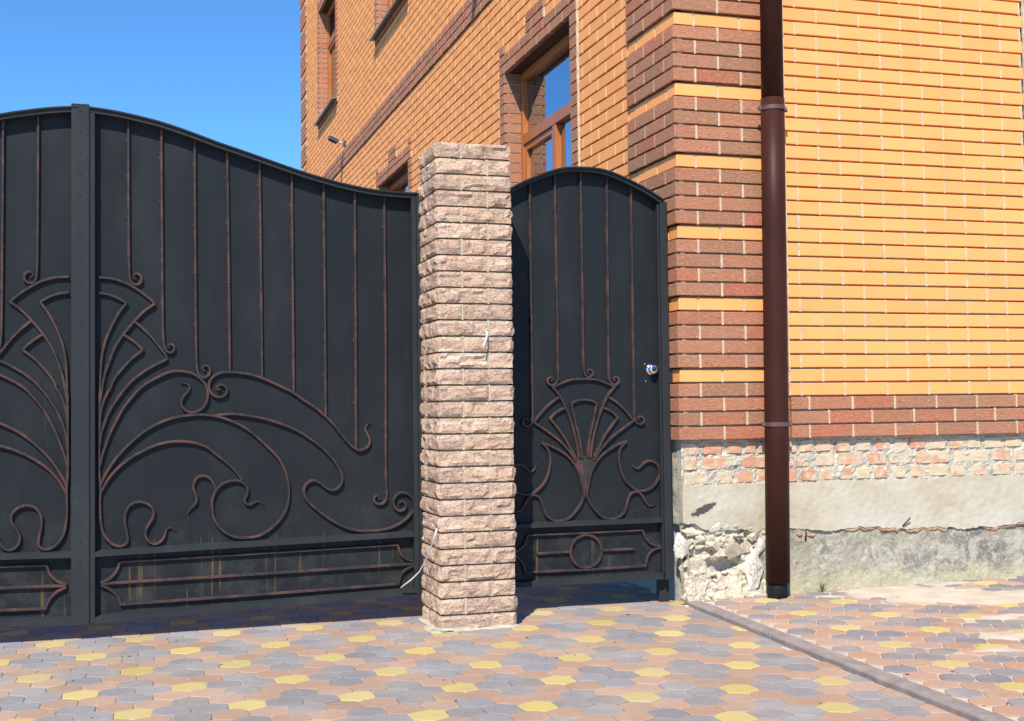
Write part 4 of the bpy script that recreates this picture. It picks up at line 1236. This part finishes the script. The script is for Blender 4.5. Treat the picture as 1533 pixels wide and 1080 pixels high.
SEAM = -2.913
def rail_box(mb, x0, x1, z0, z1, h, y0=YF, y1=YP - .001, lip=.006):
    """level or sagging rail with a sloped upper arris"""
    vs = []
    for x, z in ((x0, z0), (x1, z1)): vs += [(x, y1, z), (x, y0, z - .0), (x, y0, z - h), (x, y1, z - h)]
    vs[1] = (x0, y0, z0 - lip); vs[5] = (x1, y0, z1 - lip)
    mb.add(vs, [(0, 1, 2, 3), (4, 7, 6, 5), (0, 4, 5, 1), (1, 5, 6, 2), (2, 6, 7, 3), (3, 7, 4, 0)])

LEAF_NAMES = {'bar': 'bar', 'arc': 'fan_arc', 'stem': 'fan_rib', 'scroll': 'scroll', 'tail': 'tendril', 'panel': 'border_bar', 'br': 'border_end'}
TAPER = {'scrollE', 'scrollF', 'scrollG', 'tailG', 'scrollJ', 'leaf2', 'bulb'}
def big_leaf(mirror):
    fx = (lambda x: 2 * SEAM - x) if mirror else (lambda x: x)
    X0, X1 = -2.889, -1.326
    lab = ('left leaf of the black sheet-steel driveway gate with riveted meeting strip' if mirror else 'wide black sheet-steel driveway gate leaf with bronze scrollwork beside the pillar')
    root = thing('driveway_gate_leaf', (fx(-2.1), YF, 0), lab, 'gate', 'leaves of the driveway gate')
    top = [(fx(x), z) for x, z in TOP_R]
    zbot = lambda x: .072 + (x - X0) / (X1 - X0) * .048
    def fin(mb, name, mat, parent=root, **k_):
        if mirror: mb.v = [(2 * SEAM - x, y, z) for x, y, z in mb.v]
        return mb.build(name, mat, parent, **k_)
    mb = MB(); sheet_panel(mb, X0 + .01, X1 - .01, lambda x: zbot(x) + .01, lambda x: interp(TOP_R, x) - .012); fin(mb, 'panel', M['panel'])
    mb = MB(); sweep_rail(mb, [(x, z) for x, z in TOP_R], .026, YF, YP + .004, .010); fin(mb, 'top_rail', M['frame'])
    mb = MB(); mb.bbox((X0, YF + .0015, zbot(X0)), (X0 + .027, YP, interp(TOP_R, X0) - .024), .003); fin(mb, 'stile', M['frame'])
    mb = MB(); mb.bbox((X1 - .052, YF + .0015, zbot(X1)), (X1 - .027, YP, interp(TOP_R, X1 - .04) - .024), .003); fin(mb, 'stile', M['frame'])
    mb = MB(); mb.bbox((X1 - .0265, YF - .004, zbot(X1) - .002), (X1, YP + .02, interp(TOP_R, X1) - .002), .003); fin(mb, 'hinge_stile', M['frame'])
    mb = MB(); rail_box(mb, X0 + .026, X1 - .05, .402, .431, .028, YF + .003); fin(mb, 'middle_rail', M['frame'])
    mb = MB(); rail_box(mb, X0 + .026, X1 - .05, zbot(X0) + .034, zbot(X1) + .034, .034, YF + .003); fin(mb, 'bottom_rail', M['frame'])
    for key, pts in TRACE_R.items():
        base = key.rstrip('0123456789ABCDEFGHIJ')
        nm = next(v for k_, v in LEAF_NAMES.items() if key.startswith(k_))
        mb = MB()
        bar(mb, pts, w=.0150 if nm in ('border_bar', 'border_end') else .0145, taper_end=key in TAPER, lift={'stem': .0008, 'arc': .0, 'scroll': .0016}.get(base, .0004), curl_end=.35 if key in ('bar1', 'bar2', 'bar3', 'bar9', 'scrollH') else 0)
        if nm == 'bar':
            for w_ in range(4):
                f_ = (w_ + .6 + .25 * frnd(len(pts) * 3.1, w_ * 7.7, pts[0][0] * 9)) / 4.4
                P_ = smooth(pts[:3]); p_ = P_[int(f_ * (len(P_) - 1))]
                bm = bmesh.new(); bmesh.ops.create_icosphere(bm, subdivisions=1, radius=.0052)
                for v in bm.verts: v.co = Vector((v.co.x, v.co.y * .7, v.co.z * 1.2)) + Vector((p_.x - .0085, YP - .002, p_.y))
                mb.from_bm(bm)
        fin(mb, nm, M['bar'])
    if mirror:                                     # riveted meeting strip laps over both stiles
        mb = MB(); mb.bbox((-2.9655, YF - .0065, .069), (-2.8865, YF - .0005, 2.447), .002); st = mb.build('meeting_strip', M['frame'], root)
        for i in range(24):
            b_ = MB(); z = .16 + i * .098 + .012 * frnd(i * 3.3, 1.1)
            b_.tube([(-2.928, YF - .0095, z), (-2.928, YF - .006, z)], .0042, 8); b_.build('rivet', M['frame'], st)
    else:
        for z in (.45, 1.75):
            b_ = MB(); b_.tube([(X1 + .006, YF + .05, z), (X1 + .006, YF + .05, z + .09)], .014, 12); b_.build('hinge', M['frame'], root, smooth=True)
    return root
big_leaf(False)
big_leaf(True)

# narrow pedestrian gate
WC = -.471
wk = thing('pedestrian_gate', (WC, YF, 0), 'narrow arched black steel gate with bronze tulip scrollwork and round knob', 'gate')
WX0, WX1 = 2 * WC + .004, -.004
WT = sorted(set([(x, z) for x, z in TOP_W if x >= WC] + [(2 * WC - x, z) for x, z in TOP_W if x >= WC]))
WT = [(x, z) for x, z in WT]
mb = MB(); sheet_panel(mb, WX0 + .012, WX1 - .012, lambda x: .135, lambda x: interp(WT, max(WT[0][0], min(WT[-1][0], x))) - .012); mb.build('panel', M['panel'], wk)
mb = MB(); sweep_rail(mb, WT, .024, YF - .002, YP + .004, .012); mb.build('top_rail', M['frame'], wk)
for s in (-1, 1):
    x = WC + s * (WX1 - WC)
    xi = WC + s * (-.046 - WC)
    mb = MB(); mb.bbox((min(x, xi), YF, .122), (max(x, xi), YP + .006, interp(WT, (x + xi) / 2) - .012), .003); mb.build('stile', M['frame'], wk)
    xj = WC + s * (-.056 - WC)
    mb = MB(); mb.bbox((min(xj, xi), YF + .012, .15), (max(xj, xi) , YP, interp(WT, (xi + xj) / 2) - .03), .002); mb.build('inner_stop', M['frame'], wk)
mb = MB(); rail_box(mb, 2 * WC + .056, -.056, .447, .447, .026, YF + .006); mb.build('middle_rail', M['frame'], wk)
mb = MB(); rail_box(mb, 2 * WC + .056, -.056, .158, .158, .032, YF + .006); mb.build('bottom_rail', M['frame'], wk)
WN = {'bar': 'bar', 'arc': 'fan_arc', 'stem': 'fan_rib', 'leaf': 'leaf_scroll', 'bulb': 'bulb_scroll', 'pt': 'border_bar', 'pb': 'border_bar', 'br': 'border_end', 'pm': 'border_bar'}
for key, pts in TRACE_W.items():
    if key in ('plate', 'ring'): continue
    nm = next(v for k_, v in WN.items() if key.startswith(k_))
    mir = [(2 * WC - x, z) for x, z in pts]
    if key in ('arc1', 'arc2', 'pt', 'pb'): sets = [list(reversed(mir))[:-1] + [(WC, pts[0][1])] + pts[1:]]
    elif key == 'bar3': sets = [pts]
    else: sets = [pts, mir]
    for q in sets:
        mb = MB(); bar(mb, q, w=.0145, taper_end=key in TAPER, lift={'stem': .0008, 'leaf': .0014, 'bulb': .0010}.get(key.rstrip('0123456789'), .0), curl_end=.35 if nm == 'bar' else 0)
        mb.build(nm, M['bar'], wk)
pl_ = TRACE_W['plate']
half = [(x, z) for x, z in pl_[1:]]
outl = [(WC, pl_[0][1])] + half + [(2 * WC - x, z) for x, z in reversed(half)]
mb = MB(); nn_ = len(outl)
mb.v = [(x, YP - .009, z) for x, z in outl] + [(x, YP, z) for x, z in outl]
mb.face(list(range(nn_)))
for i in range(nn_): mb.face([i, (i + 1) % nn_, nn_ + (i + 1) % nn_, nn_ + i])
mb.build('fan_plate', M['bar'], wk)
mb = MB(); bar(mb, [(WC + .084 * math.cos(t * math.pi / 24), .286 + .084 * math.sin(t * math.pi / 24)) for t in range(49)], lift=.001); mb.build('ring', M['bar'], wk)
# knob
kx, kz = -.0895, 1.220
def lathe(mb, prof, c, seg=28):                     # axis along -y
    o = len(mb.v)
    for r_, d_ in prof:
        for i in range(seg):
            a_ = 2 * math.pi * i / seg
            mb.v.append((c[0] + r_ * math.cos(a_), c[1] - d_, c[2] + r_ * math.sin(a_)))
    for j in range(len(prof) - 1):
        for i in range(seg): mb.face([o + j * seg + i, o + j * seg + (i + 1) % seg, o + (j + 1) * seg + (i + 1) % seg, o + (j + 1) * seg + i])
    mb.face([o + (len(prof) - 1) * seg + i for i in range(seg)])
mb = MB(); lathe(mb, [(.030, 0), (.030, .004), (.026, .007), (.016, .009), (.015, .016), (.021, .021), (.026, .028), (.026, .034), (.022, .040), (.014, .042)], (kx, YP, kz)); kn = mb.build('knob', M['chrome'], wk, smooth=True)
mb = MB(); lathe(mb, [(.0125, .0), (.0125, .004), (.011, .005)], (kx, YP - .0415, kz)); mb.build('lock_cylinder', M['frame'], kn, smooth=True)
for x, z in ((-.124, 1.250), (-.121, 1.158)):
    mb = MB(); lathe(mb, [(.0048, 0), (.0044, .003), (.002, .004)], (x, YP, z), 12); mb.build('screw', M['chrome'], wk, smooth=True)
mb = MB(); mb.bbox((-.003, YF + .004, 1.146), (.021, YF + .028, 1.206), .002); mb.build('latch_keep', M['frame'], wk)
gp = MB(); gp.bbox((-.0545, YP + .008, -.03), (-.0012, YP + .058, 2.098), .003)
go = gp.build('gate_post', M['frame']); tag(go, 'slim black steel post behind the pedestrian gate at the house corner', 'post')
# the two loose cables
cv = MB(); cv.tube([(-1.357, -0.275, 0.475), (-1.364, -0.28, 0.451), (-1.367, -0.24, 0.41), (-1.369, -0.12, 0.323), (-1.382, -0.02, 0.248), (-1.409, 0.04, 0.204), (-1.454, 0.075, 0.163)], .0032, 8)
co = cv.build('loose_cable', M['cable'], smooth=True); tag(co, 'white cable hanging loose from the pillar across the driveway gate', 'cable')
w1 = MB(); w1.tube([(-1.104, -.262, 1.389), (-1.107, -.284, 1.380), (-1.114, -.298, 1.355), (-1.124, -.304, 1.335), (-1.134, -.313, 1.312)], .0042, 8, taper=[1, 1, .95, .9, .75])
wo_ = w1.build('cable_stub', M['cable'], smooth=True); tag(wo_, 'short white cable stub poking from the front of the pillar', 'cable')

# ------------------------------------------------------------------ spotlights on the side wall
def spot(loc, label):
    k = .72
    r_ = thing('wall_spotlight', loc, label, 'lamp', 'spotlights on the side wall')
    x, y, z = loc
    b_ = MB(); b_.bbox((x - .022, y - .035, z - .035), (x + .012, y + .035, z + .035), .004); b_.build('base', M['lamp'], r_)
    b_ = MB(); b_.tube([(x - .01, y, z), (x - .06, y - .005, z + .012), (x - .10, y - .01, z + .03)], .012, 10); b_.build('arm', M['lampw'], r_, smooth=True)
    mt = Matrix.Translation((x - .150, y - .01, z + .045)) @ Matrix.Rotation(math.radians(24), 4, 'Y') @ Matrix.Scale(k, 4)
    def hb(a, b, name, mat, bev):
        q = MB(); q.bbox(a, b, bev); q.v = [tuple(mt @ Vector(v)) for v in q.v]; return q.build(name, mat, r_)
    hb((-.095, -.065, -.040), (.085, .065, .030), 'housing', M['lamp'], .010)
    hb((-.100, -.070, .031), (.080, .070, .040), 'hood', M['lampw'], .003)
    hb((-.080, -.055, -.046), (.065, .055, -.041), 'lens', M['black'], .002)
    return r_
spot((.006, 10.30, 4.50), 'small grey spotlight bracketed to the side wall above the belt course')
spot((.006, 3.55, 4.66), 'grey spotlight high on the near end of the side wall')

# ------------------------------------------------------------------ litter and weeds
dr = random.Random(21)
lb = MB()
for i in range(45):
    x = dr.uniform(-3.0, .9); y = dr.uniform(-2.4, .1)
    z = 0.001 if x < kerb_x(y) else zr(x, y) + .001
    if -1.36 < x < -.95 and y > -.28: continue
    L = dr.uniform(.002, .008); a_ = dr.uniform(0, 6.3); r = dr.uniform(.0014, .003)
    lb.tube([(x - L * math.cos(a_), y - L * math.sin(a_), z + r * .6), (x, y, z + r), (x + L * math.cos(a_), y + L * math.sin(a_), z + r * .5)], r, 6, taper=[.5, 1, .4])
lo_ = lb.build('crumbs', M['debris'], kind='stuff'); tag(lo_, 'dark crumbs and twigs scattered over the paving', 'litter')
def weed(x, y, z, h, n, seed, label):
    q = random.Random(seed); mb = MB()
    for i in range(n):
        a_ = q.uniform(0, 6.28); l = h * q.uniform(.5, 1.1); t_ = q.uniform(.3, .9)
        d_ = Vector((math.cos(a_), math.sin(a_) - .25, 0)); s_ = Vector((-d_.y, d_.x, 0)).normalized() * .0022
        p0 = Vector((x, y, z)); p1 = p0 + d_ * l * .35 * t_ + Vector((0, 0, l * .6)); p2 = p0 + d_ * l * t_ + Vector((0, 0, l * .85))
        mb.add([p0 - s_, p0 + s_, p1 + s_ * .8, p1 - s_ * .8, p2], [(0, 1, 2, 3), (3, 2, 4)])
    o_ = mb.build('weed', M['grass']); tag(o_, label, 'weed', 'weeds at the foot of the wall')
weed(.80, -.02, .03, .065, 16, 3, 'thin green weed at the foot of the plinth right of the pipe')
weed(.34, -.035, .02, .030, 14, 4, 'low green weed tuft left of the pipe foot')
